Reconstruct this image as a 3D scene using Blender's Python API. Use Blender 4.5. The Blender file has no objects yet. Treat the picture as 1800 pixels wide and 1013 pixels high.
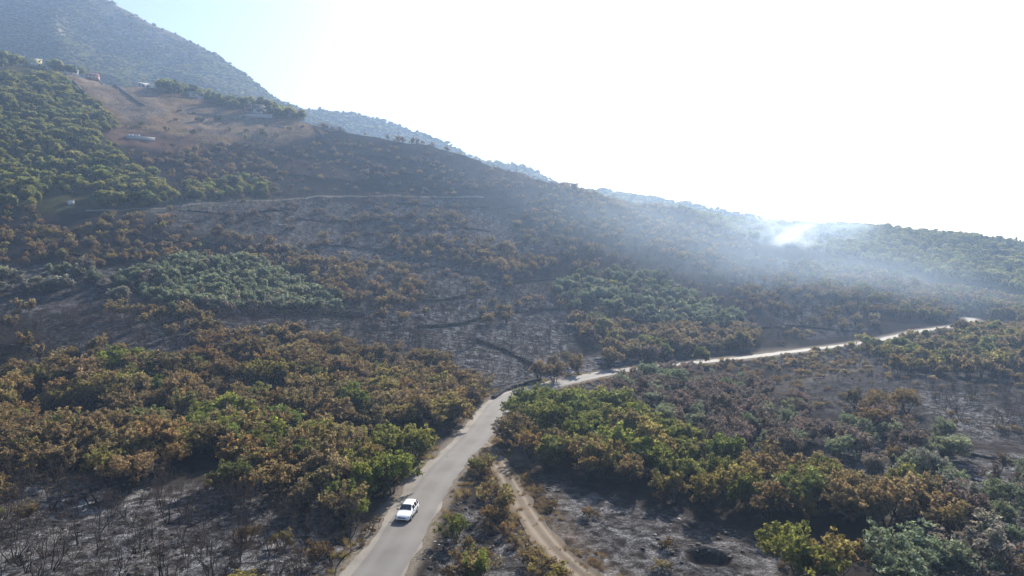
import bpy, math, random
import numpy as np
from mathutils import Vector, Matrix

SC = bpy.context.scene
COL = SC.collection
RNG = np.random.default_rng(7)
random.seed(7)

# ------------------------------------------------------------------ camera, sky, sun, exposure
F, CX, CY, HOR, CAMZ = 1200.0, 900.0, 506.5, 440.0, 30.0      # photo pixels, metres
TILT = math.atan((CY - HOR) / F)
cam_d = bpy.data.cameras.new('camera'); cam = bpy.data.objects.new('camera', cam_d); COL.objects.link(cam)
cam_d.sensor_width = 36.0; cam_d.lens = 36.0 * F / 1800.0
cam_d.clip_start = 0.5; cam_d.clip_end = 20000
cam.location = (0, 0, CAMZ); cam.rotation_euler = (math.pi / 2 - TILT, 0, 0)
SC.camera = cam

SUN_EL, SUN_AZ = math.radians(31.0), math.radians(21.0)        # azimuth measured from +Y towards +X
W = bpy.data.worlds.new('World'); SC.world = W; W.use_nodes = True
wn = W.node_tree.nodes; wl = W.node_tree.links
sky = wn.new('ShaderNodeTexSky'); sky.sky_type = 'NISHITA'; sky.sun_disc = False
sky.sun_elevation = SUN_EL; sky.sun_rotation = SUN_AZ
sky.altitude = 100; sky.air_density = 1.0; sky.dust_density = 1.7; sky.ozone_density = 1.5
wn['Background'].inputs['Strength'].default_value = 0.068
wl.new(sky.outputs['Color'], wn['Background'].inputs['Color'])

sd = bpy.data.lights.new('sun', 'SUN'); sun = bpy.data.objects.new('sun', sd); COL.objects.link(sun)
sd.energy = 5.0; sd.angle = math.radians(0.53); sd.color = (1.0, 0.91, 0.78)
sdir = Vector((math.cos(SUN_EL) * math.sin(SUN_AZ), math.cos(SUN_EL) * math.cos(SUN_AZ), math.sin(SUN_EL)))
sun.rotation_euler = (-sdir).to_track_quat('-Z', 'Y').to_euler(); sun.location = (60, 200, 300)

SC.view_settings.view_transform = 'Standard'; SC.view_settings.look = 'None'
SC.view_settings.exposure = 1.3; SC.view_settings.gamma = 1.0; SC.view_settings.use_curve_mapping = False
SC.render.engine = 'CYCLES'
cy = SC.cycles
cy.use_denoising = True; cy.max_bounces = 6; cy.diffuse_bounces = 3; cy.glossy_bounces = 2
cy.transmission_bounces = 4; cy.transparent_max_bounces = 8; cy.volume_bounces = 1
cy.volume_step_rate = 0.4; cy.volume_max_steps = 128
cy.use_adaptive_sampling = True; cy.adaptive_threshold = 0.02
cy.sample_clamp_indirect = 6.0

# ------------------------------------------------------------------ numeric helpers
def smooth(a, b, x):
    t = np.clip((x - a) / (b - a), 0, 1); return t * t * (3 - 2 * t)

def vnoise(x, y, seed=0):
    xi = np.floor(x).astype(np.int64); yi = np.floor(y).astype(np.int64)
    fx = x - xi; fy = y - yi; fx = fx * fx * (3 - 2 * fx); fy = fy * fy * (3 - 2 * fy)
    def h(a, b):
        n = (a * 374761393 + b * 668265263 + seed * 974711) & 0x7fffffff
        n = ((n ^ (n >> 13)) * 1274126177) & 0x7fffffff
        return ((n ^ (n >> 16)) & 0xffff) / 65535.0
    return (h(xi, yi) * (1 - fx) + h(xi + 1, yi) * fx) * (1 - fy) + (h(xi, yi + 1) * (1 - fx) + h(xi + 1, yi + 1) * fx) * fy

def fbm(x, y, s, o=3, seed=0):
    v = 0; a = 1; t = 0
    for k in range(o):
        v = v + a * (vnoise(x / s + 17.3 * k, y / s - 9.1 * k, seed + k) - .5); t += a; a *= .5; s *= .5
    return 2 * v / t

def row_z(row, d):                       # height seen on a photo row at depth d
    b = (CY - row) / F
    return CAMZ + d * (b * math.cos(TILT) - math.sin(TILT)) / (math.cos(TILT) + b * math.sin(TILT))

def pix(x, y, z):                        # world -> photo pixel
    c, s = math.cos(TILT), math.sin(TILT)
    h = z - CAMZ
    dep = np.maximum(y * c - h * s, .1); up = y * s + h * c
    return CX + F * x / dep, CY - F * up / dep

def pchip(xs, ys, x):
    xs = np.asarray(xs, float); ys = np.asarray(ys, float)
    h = np.diff(xs); dl = np.diff(ys) / h
    m = np.zeros_like(ys); m[0] = dl[0]; m[-1] = dl[-1]
    for i in range(1, len(xs) - 1):
        if dl[i - 1] * dl[i] > 0:
            w1 = 2 * h[i] + h[i - 1]; w2 = h[i] + 2 * h[i - 1]
            m[i] = (w1 + w2) / (w1 / dl[i - 1] + w2 / dl[i])
    i = np.clip(np.searchsorted(xs, x) - 1, 0, len(xs) - 2)
    t = np.clip((x - xs[i]) / h[i], 0, 1)
    return ((2 * t**3 - 3 * t**2 + 1) * ys[i] + (t**3 - 2 * t**2 + t) * h[i] * m[i] + (-2 * t**3 + 3 * t**2) * ys[i + 1] + (t**3 - t**2) * h[i] * m[i + 1])

class Field:
    """height over the plan from profiles along directions; columns are {photo column: [(depth, photo row or None=road level)]}"""
    def __init__(self, cols, r0, r1, tail):
        self.lr = np.linspace(math.log(r0), math.log(r1), 700)
        az = []; prof = []
        for X in sorted(cols):
            u = (X - CX) / F; k = math.sqrt(1 + u * u)
            rs = []; zs = []
            for d, row in cols[X]:
                rs.append(d * k); zs.append(0.0 if row is None else row_z(row, d))
            for (f, z) in tail:
                rs.append(rs[-1] * f); zs.append(zs[-1] + z if z > -900 else -35.0)
            prof.append(pchip(np.log(rs), zs, self.lr)); az.append(math.atan(u))
        self.az = np.linspace(-1.15, 1.15, 461)
        P = np.array(prof); self.T = np.array([pchip(az, P[:, j], np.clip(self.az, az[0], az[-1])) for j in range(P.shape[1])]).T
    def __call__(self, x, y):
        a = np.arctan2(x, y); r = np.maximum(np.hypot(x, y), 1.0)
        fi = np.clip((a + 1.15) / 2.30 * 460, 0, 459.999); fj = np.clip((np.log(r) - self.lr[0]) / (self.lr[-1] - self.lr[0]) * 699, 0, 698.999)
        i = fi.astype(int); j = fj.astype(int); s = fi - i; t = fj - j; T = self.T
        z = (T[i, j] * (1 - s) + T[i + 1, j] * s) * (1 - t) + (T[i, j + 1] * (1 - s) + T[i + 1, j + 1] * s) * t
        return z * (1 - smooth(1.0, 1.6, np.abs(a)))

N_ = [(5, None), (30, None), (60, None), (90, None)]
COLS = {
    -700: N_ + [(110, 760), (130, 650), (170, 500), (220, 360), (280, 230), (350, 140), (420, 90), (500, 70)],
    0:    N_ + [(110, 765), (130, 690), (170, 575), (220, 440), (280, 300), (350, 197), (420, 137), (490, 108)],
    300:  N_ + [(110, 766), (130, 695), (170, 582), (220, 478), (280, 365), (350, 258), (420, 190), (480, 158)],
    450:  N_ + [(110, 767), (130, 700), (170, 595), (220, 500), (280, 396), (350, 292), (410, 222), (460, 194)],
    600:  N_ + [(110, 767), (130, 707), (170, 612), (220, 524), (280, 428), (350, 318), (400, 258), (440, 228)],
    750:  N_ + [(120, None), (135, None), (170, 625), (220, 540), (280, 446), (340, 362), (390, 290), (425, 257)],
    900:  N_ + [(120, None), (145, None), (170, 640), (220, 562), (280, 470), (330, 405), (375, 340), (410, 302)],
    1000: N_ + [(120, None), (160, None), (180, 632), (220, 573), (280, 487), (330, 418), (370, 360), (395, 331)],
    1200: N_ + [(120, None), (185, None), (220, 592), (280, 524), (340, 458), (400, 405), (450, 378)],
    1350: N_ + [(120, None), (200, None), (225, 595), (280, 536), (350, 476), (420, 428), (480, 400)],
    1500: N_ + [(120, None), (222, None), (250, 578), (300, 530), (360, 480), (430, 432), (490, 407)],
    1680: N_ + [(120, None), (272, None), (300, 552), (360, 502), (430, 456), (500, 422)],
    1800: N_ + [(120, None), (285, None), (320, 547), (380, 500), (440, 465), (510, 437)],
    2500: N_ + [(120, None), (285, None), (320, 549), (380, 510), (440, 480), (510, 455)],
}
BASE = Field(COLS, 5, 5000, [(1.12, 1.0), (1.35, -14.0), (2.6, -999), (4.0, 0.0)])

def ground0(x, y):
    z = BASE(x, y); r = np.hypot(x, y)
    hill = smooth(4, 25, z)
    z = z + fbm(x, y, 34, 3, 3) * (0.35 + 2.6 * hill) + fbm(x, y, 7, 2, 9) * (0.22 + 0.35 * hill)
    # old farming terraces on the slope: a gentle step every few metres of height
    ph = z / 3.4 + fbm(x, y, 45, 3, 21) * 2.2
    st = ph - np.floor(ph)
    return z + hill * smooth(560, 420, r) * 0.95 * smooth(-.2, .35, fbm(x, y, 60, 2, 77)) * (smooth(.55, .95, st) - st)

# main road: centre line in plan from the photo (road level is z = 0 until it climbs with the slope)
ROADPX = [(660, 1013), (733, 897), (779, 830), (833, 773), (857, 742), (878, 712), (908, 694), (960, 680), (1040, 662), (1110, 650), (1220, 638),
          (1300, 630), (1400, 617.5), (1500, 605), (1560, 595), (1620, 582), (1672, 574.5), (1700, 570), (1712, 564), (1702, 558)]
def flat_hit(X, row, z=0.0):
    b = (CY - row) / F; a = (X - CX) / F
    fw = math.cos(TILT) + b * math.sin(TILT); up = b * math.cos(TILT) - math.sin(TILT)
    t = (z - CAMZ) / up
    return a * t, fw * t
def catmull(P, step):
    P = np.array(P, float); out = []
    Q = np.vstack([2 * P[0] - P[1], P, 2 * P[-1] - P[-2]])
    for i in range(1, len(Q) - 2):
        n = max(2, int(np.linalg.norm(Q[i + 1] - Q[i]) / step))
        for k in range(n):
            t = k / n
            out.append(.5 * ((2 * Q[i]) + (-Q[i - 1] + Q[i + 1]) * t + (2 * Q[i - 1] - 5 * Q[i] + 4 * Q[i + 1] - Q[i + 2]) * t * t + (-Q[i - 1] + 3 * Q[i] - 3 * Q[i + 1] + Q[i + 2]) * t**3))
    out.append(P[-1]); return np.array(out)
rp = [(-26.0, -30.0), (-20.0, 12.0)] + [flat_hit(*p) for p in ROADPX]
ROAD = catmull(rp, 2.0)
ROADZ = np.array([0.0] * len(ROAD))

def near_line(x, y, L):
    """distance to a polyline and index of the nearest segment (arrays)"""
    best = np.full(x.shape, 1e9); sd_ = np.zeros(x.shape)
    for k in range(len(L) - 1):
        a = L[k]; d = L[k + 1] - a; l2 = d @ d
        t = np.clip(((x - a[0]) * d[0] + (y - a[1]) * d[1]) / l2, 0, 1)
        px = x - a[0] - t * d[0]; py = y - a[1] - t * d[1]
        q = px * px + py * py
        m = q < best
        best = np.where(m, q, best); sd_ = np.where(m, np.sign(d[0] * py - d[1] * px), sd_)
    return np.sqrt(best), sd_

TRACKPX = [(838, 772), (866, 790), (880, 815), (905, 862), (928, 905), (965, 955), (1000, 990), (1030, 1015), (1075, 1060)]
TRACK = catmull([flat_hit(*p) for p in TRACKPX], 1.0)
PIT = flat_hit(1245, 982)

def ground(x, y):
    x = np.asarray(x, float); y = np.asarray(y, float)
    z = ground0(x, y)
    shp = x.shape; xf = x.ravel(); yf = y.ravel(); zf = z.ravel().copy()
    near = (zf < 14) & (np.hypot(xf, yf) < 420)
    if near.any():
        xn, yn = xf[near], yf[near]
        d, s = near_line(xn, yn, ROAD)
        zn = zf[near]
        w = smooth(4.2, 11.0, d)
        zn = -0.07 * (1 - w) + zn * w
        # shallow bank on both sides of the carriageway
        zn += -0.5 * smooth(4.2, 6.5, d) * smooth(14, 8, d) * np.where(s < 0, 1.0, .35)
        d2, _ = near_line(xn, yn, TRACK)
        zn = zn * smooth(1.0, 3.2, d2) + (1 - smooth(1.0, 3.2, d2)) * np.minimum(zn, -0.08)
        pr = np.hypot(xn - PIT[0], (yn - PIT[1]))
        zn = zn - 0.9 * smooth(2.6, 1.1, pr) + 0.22 * np.exp(-((pr - 2.5) / .6)**2)
        zf[near] = zn
    return zf.reshape(shp)

def hit(X, row, dmax=560.0):
    """where the view ray of a photo pixel meets the ground"""
    b = (CY - row) / F; a = (X - CX) / F
    fw = math.cos(TILT) + b * math.sin(TILT); up = b * math.cos(TILT) - math.sin(TILT)
    t = np.geomspace(35, dmax, 900)
    g = ground(a * t, fw * t); h = CAMZ + up * t
    m = np.nonzero(h < g)[0]
    k = m[0] if len(m) else int(np.argmin(h - g))
    return float(a * t[k]), float(fw * t[k]), float(g[k])

def inpoly(px, py, poly):
    P = np.array(poly, float); c = np.zeros(px.shape, bool); j = len(P) - 1
    for i in range(len(P)):
        cond = ((P[i, 1] > py) != (P[j, 1] > py)) & (px < (P[j, 0] - P[i, 0]) * (py - P[i, 1]) / (P[j, 1] - P[i, 1] + 1e-9) + P[i, 0])
        c ^= cond; j = i
    return c

# ------------------------------------------------------------------ object helpers
def mesh(name, V, Fc, mats, mi=None, smooth_=False):
    me = bpy.data.meshes.new(name)
    V = np.asarray(V, np.float32)
    me.vertices.add(len(V)); me.vertices.foreach_set('co', V.ravel())
    if isinstance(Fc, np.ndarray):
        n, k = Fc.shape; flat = Fc.ravel(); starts = np.arange(n) * k; tot = np.full(n, k)
    else:
        tot = np.array([len(f) for f in Fc]); flat = np.concatenate([np.asarray(f) for f in Fc]); starts = np.concatenate([[0], np.cumsum(tot)[:-1]]); n = len(tot)
    me.loops.add(len(flat)); me.loops.foreach_set('vertex_index', flat.astype(np.int32))
    me.polygons.add(n); me.polygons.foreach_set('loop_start', starts.astype(np.int32))
    try: me.polygons.foreach_set('loop_total', tot.astype(np.int32))
    except Exception: pass
    for m in mats: me.materials.append(m)
    if mi is not None: me.polygons.foreach_set('material_index', np.asarray(mi, np.int32))
    if smooth_: me.polygons.foreach_set('use_smooth', np.ones(n, bool))
    me.update(calc_edges=True); me.validate()
    return me

def obj(name, me, parent=None, loc=(0, 0, 0), rot=(0, 0, 0), scale=(1, 1, 1)):
    o = bpy.data.objects.new(name, me); COL.objects.link(o)
    o.location = loc; o.rotation_euler = rot; o.scale = scale
    if parent is not None: o.parent = parent
    return o

def tag(o, label, cat, group=None, kind=None):
    if label: o['label'] = label
    if cat: o['category'] = cat
    if group: o['group'] = group
    o['kind'] = kind or 'thing'
    return o

class MB:
    """collects quads and polygons for one mesh"""
    def __init__(s): s.v = []; s.f = []
    def add(s, vs, fs):
        o = len(s.v); s.v += [tuple(v) for v in vs]; s.f += [tuple(i + o for i in f) for f in fs]; return s
    def box(s, c, d, rz=0, taper=1.0):
        hx, hy, hz = d[0] / 2, d[1] / 2, d[2] / 2; vs = []
        for z, k in ((-hz, 1), (hz, taper)):
            for sx, sy in ((-1, -1), (1, -1), (1, 1), (-1, 1)):
                x, y = sx * hx * k, sy * hy * k
                vs.append((c[0] + x * math.cos(rz) - y * math.sin(rz), c[1] + x * math.sin(rz) + y * math.cos(rz), c[2] + z))
        return s.add(vs, [(3, 2, 1, 0), (4, 5, 6, 7), (0, 1, 5, 4), (1, 2, 6, 5), (2, 3, 7, 6), (3, 0, 4, 7)])
    def tube(s, p, q, r0, r1, n=6):
        p, q = Vector(p), Vector(q); d = (q - p).normalized(); a = d.orthogonal().normalized(); b = d.cross(a); vs = []
        for c, r in ((p, r0), (q, r1)):
            for k in range(n):
                t = 2 * math.pi * k / n; vs.append(c + a * (r * math.cos(t)) + b * (r * math.sin(t)))
        fs = [(k, (k + 1) % n, n + (k + 1) % n, n + k) for k in range(n)] + [tuple(range(n))[::-1], tuple(range(n, 2 * n))]
        return s.add(vs, fs)
    def me(s, name, mat, smooth_=False): return mesh(name, s.v, s.f, [mat] if not isinstance(mat, list) else mat, None, smooth_)

# ------------------------------------------------------------------ materials
def mat(name):
    m = bpy.data.materials.new(name); m.use_nodes = True
    return m, m.node_tree.nodes, m.node_tree.links, m.node_tree.nodes['Principled BSDF']

def plain(name, col, rough=.8, metal=0, spec=.2, noise=.18, scale=2.0, bump=0.0):
    m, n, l, p = mat(name)
    p.inputs['Roughness'].default_value = rough; p.inputs['Metallic'].default_value = metal; p.inputs['Specular IOR Level'].default_value = spec
    if noise:
        tc = n.new('ShaderNodeTexCoord'); nz = n.new('ShaderNodeTexNoise'); nz.inputs['Scale'].default_value = scale; nz.inputs['Detail'].default_value = 6
        l.new(tc.outputs['Object'], nz.inputs['Vector'])
        mx = n.new('ShaderNodeMix'); mx.data_type = 'RGBA'
        mx.inputs[6].default_value = (*[c * (1 - noise * 2) for c in col], 1); mx.inputs[7].default_value = (*[min(1, c * (1 + noise * 2)) for c in col], 1)
        l.new(nz.outputs['Fac'], mx.inputs[0]); l.new(mx.outputs[2], p.inputs['Base Color'])
        if bump:
            bp = n.new('ShaderNodeBump'); bp.inputs['Strength'].default_value = bump; bp.inputs['Distance'].default_value = .1
            l.new(nz.outputs['Fac'], bp.inputs['Height']); l.new(bp.outputs[0], p.inputs['Normal'])
    else:
        p.inputs['Base Color'].default_value = (*col, 1)
    return m

def leaf_mat(name, trans=.5, gloss=.0):
    """leaf colour = the tree's own tint x small difference from leaf to leaf"""
    m, n, l, p = mat(name); n.remove(p)
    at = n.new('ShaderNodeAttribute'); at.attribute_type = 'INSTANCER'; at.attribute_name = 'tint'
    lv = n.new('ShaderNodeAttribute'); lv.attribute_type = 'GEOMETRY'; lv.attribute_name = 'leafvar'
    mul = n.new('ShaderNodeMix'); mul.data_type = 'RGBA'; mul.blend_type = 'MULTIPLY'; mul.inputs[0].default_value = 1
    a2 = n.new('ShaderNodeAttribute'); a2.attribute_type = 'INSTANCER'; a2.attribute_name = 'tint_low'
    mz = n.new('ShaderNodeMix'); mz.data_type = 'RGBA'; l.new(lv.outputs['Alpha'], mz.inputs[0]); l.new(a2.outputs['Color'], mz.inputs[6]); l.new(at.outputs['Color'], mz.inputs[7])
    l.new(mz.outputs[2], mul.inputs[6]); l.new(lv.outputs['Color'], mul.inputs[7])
    d = n.new('ShaderNodeBsdfDiffuse'); t = n.new('ShaderNodeBsdfTranslucent'); g = n.new('ShaderNodeBsdfGlossy'); g.inputs['Roughness'].default_value = .45
    g.inputs['Color'].default_value = (.8, .8, .8, 1)
    l.new(mul.outputs[2], d.inputs['Color']); l.new(mul.outputs[2], t.inputs['Color'])
    a = n.new('ShaderNodeMixShader'); a.inputs[0].default_value = trans; l.new(d.outputs[0], a.inputs[1]); l.new(t.outputs[0], a.inputs[2])
    b = n.new('ShaderNodeMixShader'); b.inputs[0].default_value = gloss; l.new(a.outputs[0], b.inputs[1]); l.new(g.outputs[0], b.inputs[2])
    l.new(b.outputs[0], n['Material Output'].inputs['Surface'])
    return m

M = {}
M['leaf'] = leaf_mat('leaf')
M['bark'] = plain('charred_bark', (.026, .023, .022), .9, noise=.3, scale=5)
M['twig'] = plain('scorched_twig', (.058, .045, .042), .9, noise=.3, scale=4)
M['olivebark'] = plain('olive_bark', (.09, .08, .07), .9, noise=.3, scale=5)
M['stone'] = plain('burnt_limestone', (.050, .047, .046), .95, noise=.42, scale=1.3)
M['palestone'] = plain('pale_limestone', (.26, .25, .24), .95, noise=.35, scale=1.1)
M['cinder'] = plain('cinder', (.05, .048, .047), .95, noise=.42, scale=2.5)

def ramp(n, pts, interp='LINEAR'):
    r = n.new('ShaderNodeValToRGB'); e = r.color_ramp.elements; r.color_ramp.interpolation = interp
    while len(e) < len(pts): e.new(.5)
    for k, (x, c) in enumerate(pts): e[k].position = x; e[k].color = (*c, 1)
    return r

def ground_mat():
    m, n, l, p = mat('burnt_ground')
    p.inputs['Roughness'].default_value = 1.0; p.inputs['Specular IOR Level'].default_value = 0.0
    tc = n.new('ShaderNodeTexCoord')
    def noise(scale, det=8, rough=.6, dist=0.0):
        k = n.new('ShaderNodeTexNoise'); k.inputs['Scale'].default_value = scale; k.inputs['Detail'].default_value = det; k.inputs['Roughness'].default_value = rough; k.inputs['Distortion'].default_value = dist
        l.new(tc.outputs['Object'], k.inputs['Vector']); return k.outputs['Fac']
    def mix(f, a, b):
        k = n.new('ShaderNodeMix'); k.data_type = 'RGBA'
        if isinstance(f, float): k.inputs[0].default_value = f
        else: l.new(f, k.inputs[0])
        for s, v in ((6, a), (7, b)):
            if isinstance(v, tuple): k.inputs[s].default_value = (*v, 1)
            else: l.new(v, k.inputs[s])
        return k.outputs[2]
    def math_(op, a, b, clamp=True):
        k = n.new('ShaderNodeMath'); k.operation = op; k.use_clamp = clamp
        for s, v in ((0, a), (1, b)):
            if isinstance(v, (int, float)): k.inputs[s].default_value = v
            else: l.new(v, k.inputs[s])
        return k.outputs[0]
    def zone(nm):
        a = n.new('ShaderNodeAttribute'); a.attribute_name = nm; s = n.new('ShaderNodeSeparateColor'); l.new(a.outputs['Color'], s.inputs[0]); return s.outputs
    za, zb = zone('zone_a'), zone('zone_b')
    ash, dry, soil = za[0], za[1], za[2]
    litter, dirt, rock = zb[0], zb[1], zb[2]
    n1, n2, n3, n4 = noise(.045, 7, .62, 1.0), noise(.75, 10, .68, .4), noise(4.5, 8, .7), noise(.34, 8, .62, 1.2)
    r = ramp(n, [(.3, (.010, .010, .011)), (.55, (.026, .024, .024)), (.75, (.055, .050, .048))]); l.new(n2, r.inputs[0])
    col = mix(math_('MULTIPLY', n3, .6), r.outputs[0], (.036, .031, .028))
    bm = n.new('ShaderNodeMapRange'); bm.inputs[1].default_value = .47; bm.inputs[2].default_value = .63; bm.inputs[4].default_value = .65; l.new(n1, bm.inputs[0])
    col = mix(bm.outputs[0], col, mix(n2, (.026, .021, .019), (.058, .048, .042)))
    # leaf litter and greenery under unburnt trees
    rl = ramp(n, [(.35, (.028, .032, .015)), (.7, (.075, .070, .036))]); l.new(n2, rl.inputs[0])
    col = mix(litter, col, rl.outputs[0])
    # dry grass
    rd = ramp(n, [(.28, (.05, .036, .026)), (.48, (.17, .115, .068)), (.62, (.26, .185, .11)), (.78, (.35, .27, .17))]); l.new(n2, rd.inputs[0])
    dm = n.new('ShaderNodeMapRange'); dm.inputs[1].default_value = .36; dm.inputs[2].default_value = .56; l.new(noise(.06, 6, .6, .8), dm.inputs[0])
    col = mix(math_('MULTIPLY', dry, math_('ADD', math_('MULTIPLY', dm.outputs[0], .6), .4)), col, rd.outputs[0])
    # red soil and bare dirt
    rs = ramp(n, [(.3, (.07, .045, .035)), (.7, (.16, .10, .075))]); l.new(n2, rs.inputs[0])
    col = mix(soil, col, rs.outputs[0])
    rg = ramp(n, [(.3, (.11, .095, .08)), (.7, (.27, .235, .19))]); l.new(n3, rg.inputs[0])
    col = mix(dirt, col, rg.outputs[0])
    # pale ash: fine streaks and drifts where the zone says ash lies
    a1 = n.new('ShaderNodeMapRange'); a1.inputs[1].default_value = .50; a1.inputs[2].default_value = .66; l.new(n4, a1.inputs[0])
    a2 = n.new('ShaderNodeMapRange'); a2.inputs[1].default_value = .44; a2.inputs[2].default_value = .66; l.new(n2, a2.inputs[0])
    a3 = n.new('ShaderNodeMapRange'); a3.inputs[1].default_value = .40; a3.inputs[2].default_value = .65; l.new(n3, a3.inputs[0])
    am = math_('ADD', math_('MULTIPLY', a1.outputs[0], .75), math_('MULTIPLY', a2.outputs[0], .58))
    am = math_('MULTIPLY', am, math_('ADD', math_('MULTIPLY', a3.outputs[0], .8), .25))
    am = math_('MULTIPLY', am, ash)
    ra = ramp(n, [(.3, (.17, .17, .178)), (.7, (.58, .58, .60))]); l.new(n3, ra.inputs[0])
    col = mix(am, col, ra.outputs[0])
    # limestone outcrops
    k1 = n.new('ShaderNodeMapRange'); k1.inputs[1].default_value = .50; k1.inputs[2].default_value = .60; l.new(noise(1.3, 6, .7, .6), k1.inputs[0])
    col = mix(math_('MULTIPLY', k1.outputs[0], rock), col, mix(n3, (.19, .18, .17), (.40, .385, .37)))
    l.new(col, p.inputs['Base Color'])
    bp = n.new('ShaderNodeBump'); bp.inputs['Strength'].default_value = .9; bp.inputs['Distance'].default_value = .22
    l.new(math_('ADD', n2, math_('MULTIPLY', n3, .5), False), bp.inputs['Height']); l.new(bp.outputs[0], p.inputs['Normal'])
    return m
M['ground'] = ground_mat()

# ------------------------------------------------------------------ ground sheet
ZA = {  # zones of the ground by what covers it, outlined on the photo; value, feather
 'ash': [
  ([(-80, 860), (150, 845), (420, 860), (600, 905), (640, 1000), (600, 1130), (-80, 1130)], 1.0),
  ([(60, 560), (250, 550), (600, 548), (760, 600), (820, 690), (640, 690), (420, 640), (200, 650), (60, 640)], .65),
  ([(620, 500), (900, 470), (1010, 545), (1000, 640), (900, 680), (760, 650), (640, 570)], .85),
  ([(480, 390), (800, 340), (1000, 440), (900, 520), (620, 500), (480, 440)], .55),
  ([(900, 640), (1120, 620), (1110, 660), (960, 700), (890, 690)], .8),
  ([(1300, 480), (1420, 520), (1530, 580), (1420, 600), (1330, 540)], .65),
  ([(1330, 620), (1600, 600), (1850, 690), (1850, 800), (1640, 760), (1450, 720)], .28),
  ([(1600, 690), (1720, 690), (1800, 740), (1760, 780), (1650, 750)], .9),
  ([(940, 840), (1110, 880), (1250, 930), (1370, 960), (1420, 1130), (1040, 1130), (985, 950)], .62),
  ([(1440, 770), (1850, 800), (1850, 1100), (1640, 1060), (1600, 930), (1480, 860)], .75),
  ([(890, 940), (960, 950), (965, 985), (900, 985)], 1.0),
  ([(760, 900), (850, 880), (930, 970), (960, 1100), (700, 1100)], .5),
  ([(250, 330), (480, 350), (640, 360), (620, 400), (400, 420), (270, 395)], .45),
  ([(0, 460), (240, 470), (250, 540), (100, 560), (-60, 560)], .45),
 ],
 'dry': [
  ([(95, 122), (250, 145), (400, 182), (530, 212), (570, 235), (470, 262), (330, 248), (215, 238), (190, 205), (150, 165)], .95),
  ([(190, 488), (260, 468), (420, 455), (590, 522), (600, 552), (330, 552), (230, 535)], .7),
  ([(960, 505), (1090, 462), (1250, 530), (1310, 565), (1060, 555)], .45),
  ([(900, 835), (915, 830), (1110, 1030), (1095, 1060)], .55),
  ([(730, 870), (770, 850), (830, 800), (850, 800), (780, 880), (720, 980), (690, 980)], .35),
 ],
 'soil': [
  ([(180, 226), (310, 238), (380, 262), (300, 268), (185, 248)], .9),
  ([(505, 280), (590, 284), (640, 318), (600, 318), (500, 300)], .75),
  ([(640, 338), (780, 345), (760, 352), (640, 346)], .5),
  ([(860, 300), (948, 308), (948, 326), (860, 322)], .45),
 ],
 'litter': [
  ([(-400, 60), (100, 112), (195, 205), (230, 290), (320, 345), (480, 322), (490, 350), (300, 372), (-400, 380)], 1.0),
  ([(100, 92), (330, 135), (560, 205), (540, 215), (300, 158), (100, 122)], .9),
  ([(1180, 360), (1500, 380), (1900, 420), (1900, 540), (1650, 500), (1450, 450), (1250, 420)], .9),
  ([(880, 690), (1050, 700), (1300, 800), (1640, 890), (1560, 950), (1200, 880), (890, 770)], .3),
  ([(-80, 620), (560, 640), (835, 700), (735, 850), (640, 930), (400, 860), (-80, 850)], .15),
 ],
 'dirt': [
  ([(822, 800), (850, 745), (880, 760), (905, 775), (960, 790), (965, 812), (880, 800), (850, 812)], .95),
  ([(1330, 690), (1430, 650), (1500, 636), (1535, 625), (1540, 640), (1460, 668), (1380, 692)], .25),
  ([(1310, 622), (1400, 612), (1400, 618), (1310, 630)], .8),
 ],
 'rock': [
  ([(130, 128), (260, 150), (300, 200), (230, 215), (160, 165)], .8),
  ([(300, 180), (480, 210), (500, 250), (330, 235)], .5),
  ([(240, 300), (900, 240), (1000, 480), (600, 560), (240, 420)], .16),
 ]}

def zone_val(name, X, R, jx, jy):
    v = np.zeros(X.shape)
    for poly, k in ZA[name]:
        w = 0
        for a in range(9):
            w = w + inpoly(X + jx * math.cos(a * 2.4) * a / 5, R + jx * .4 * math.sin(a * 2.4) * a / 5, poly)
        w = w / 9.0
        v = np.maximum(v, w * k)
    return v

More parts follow.
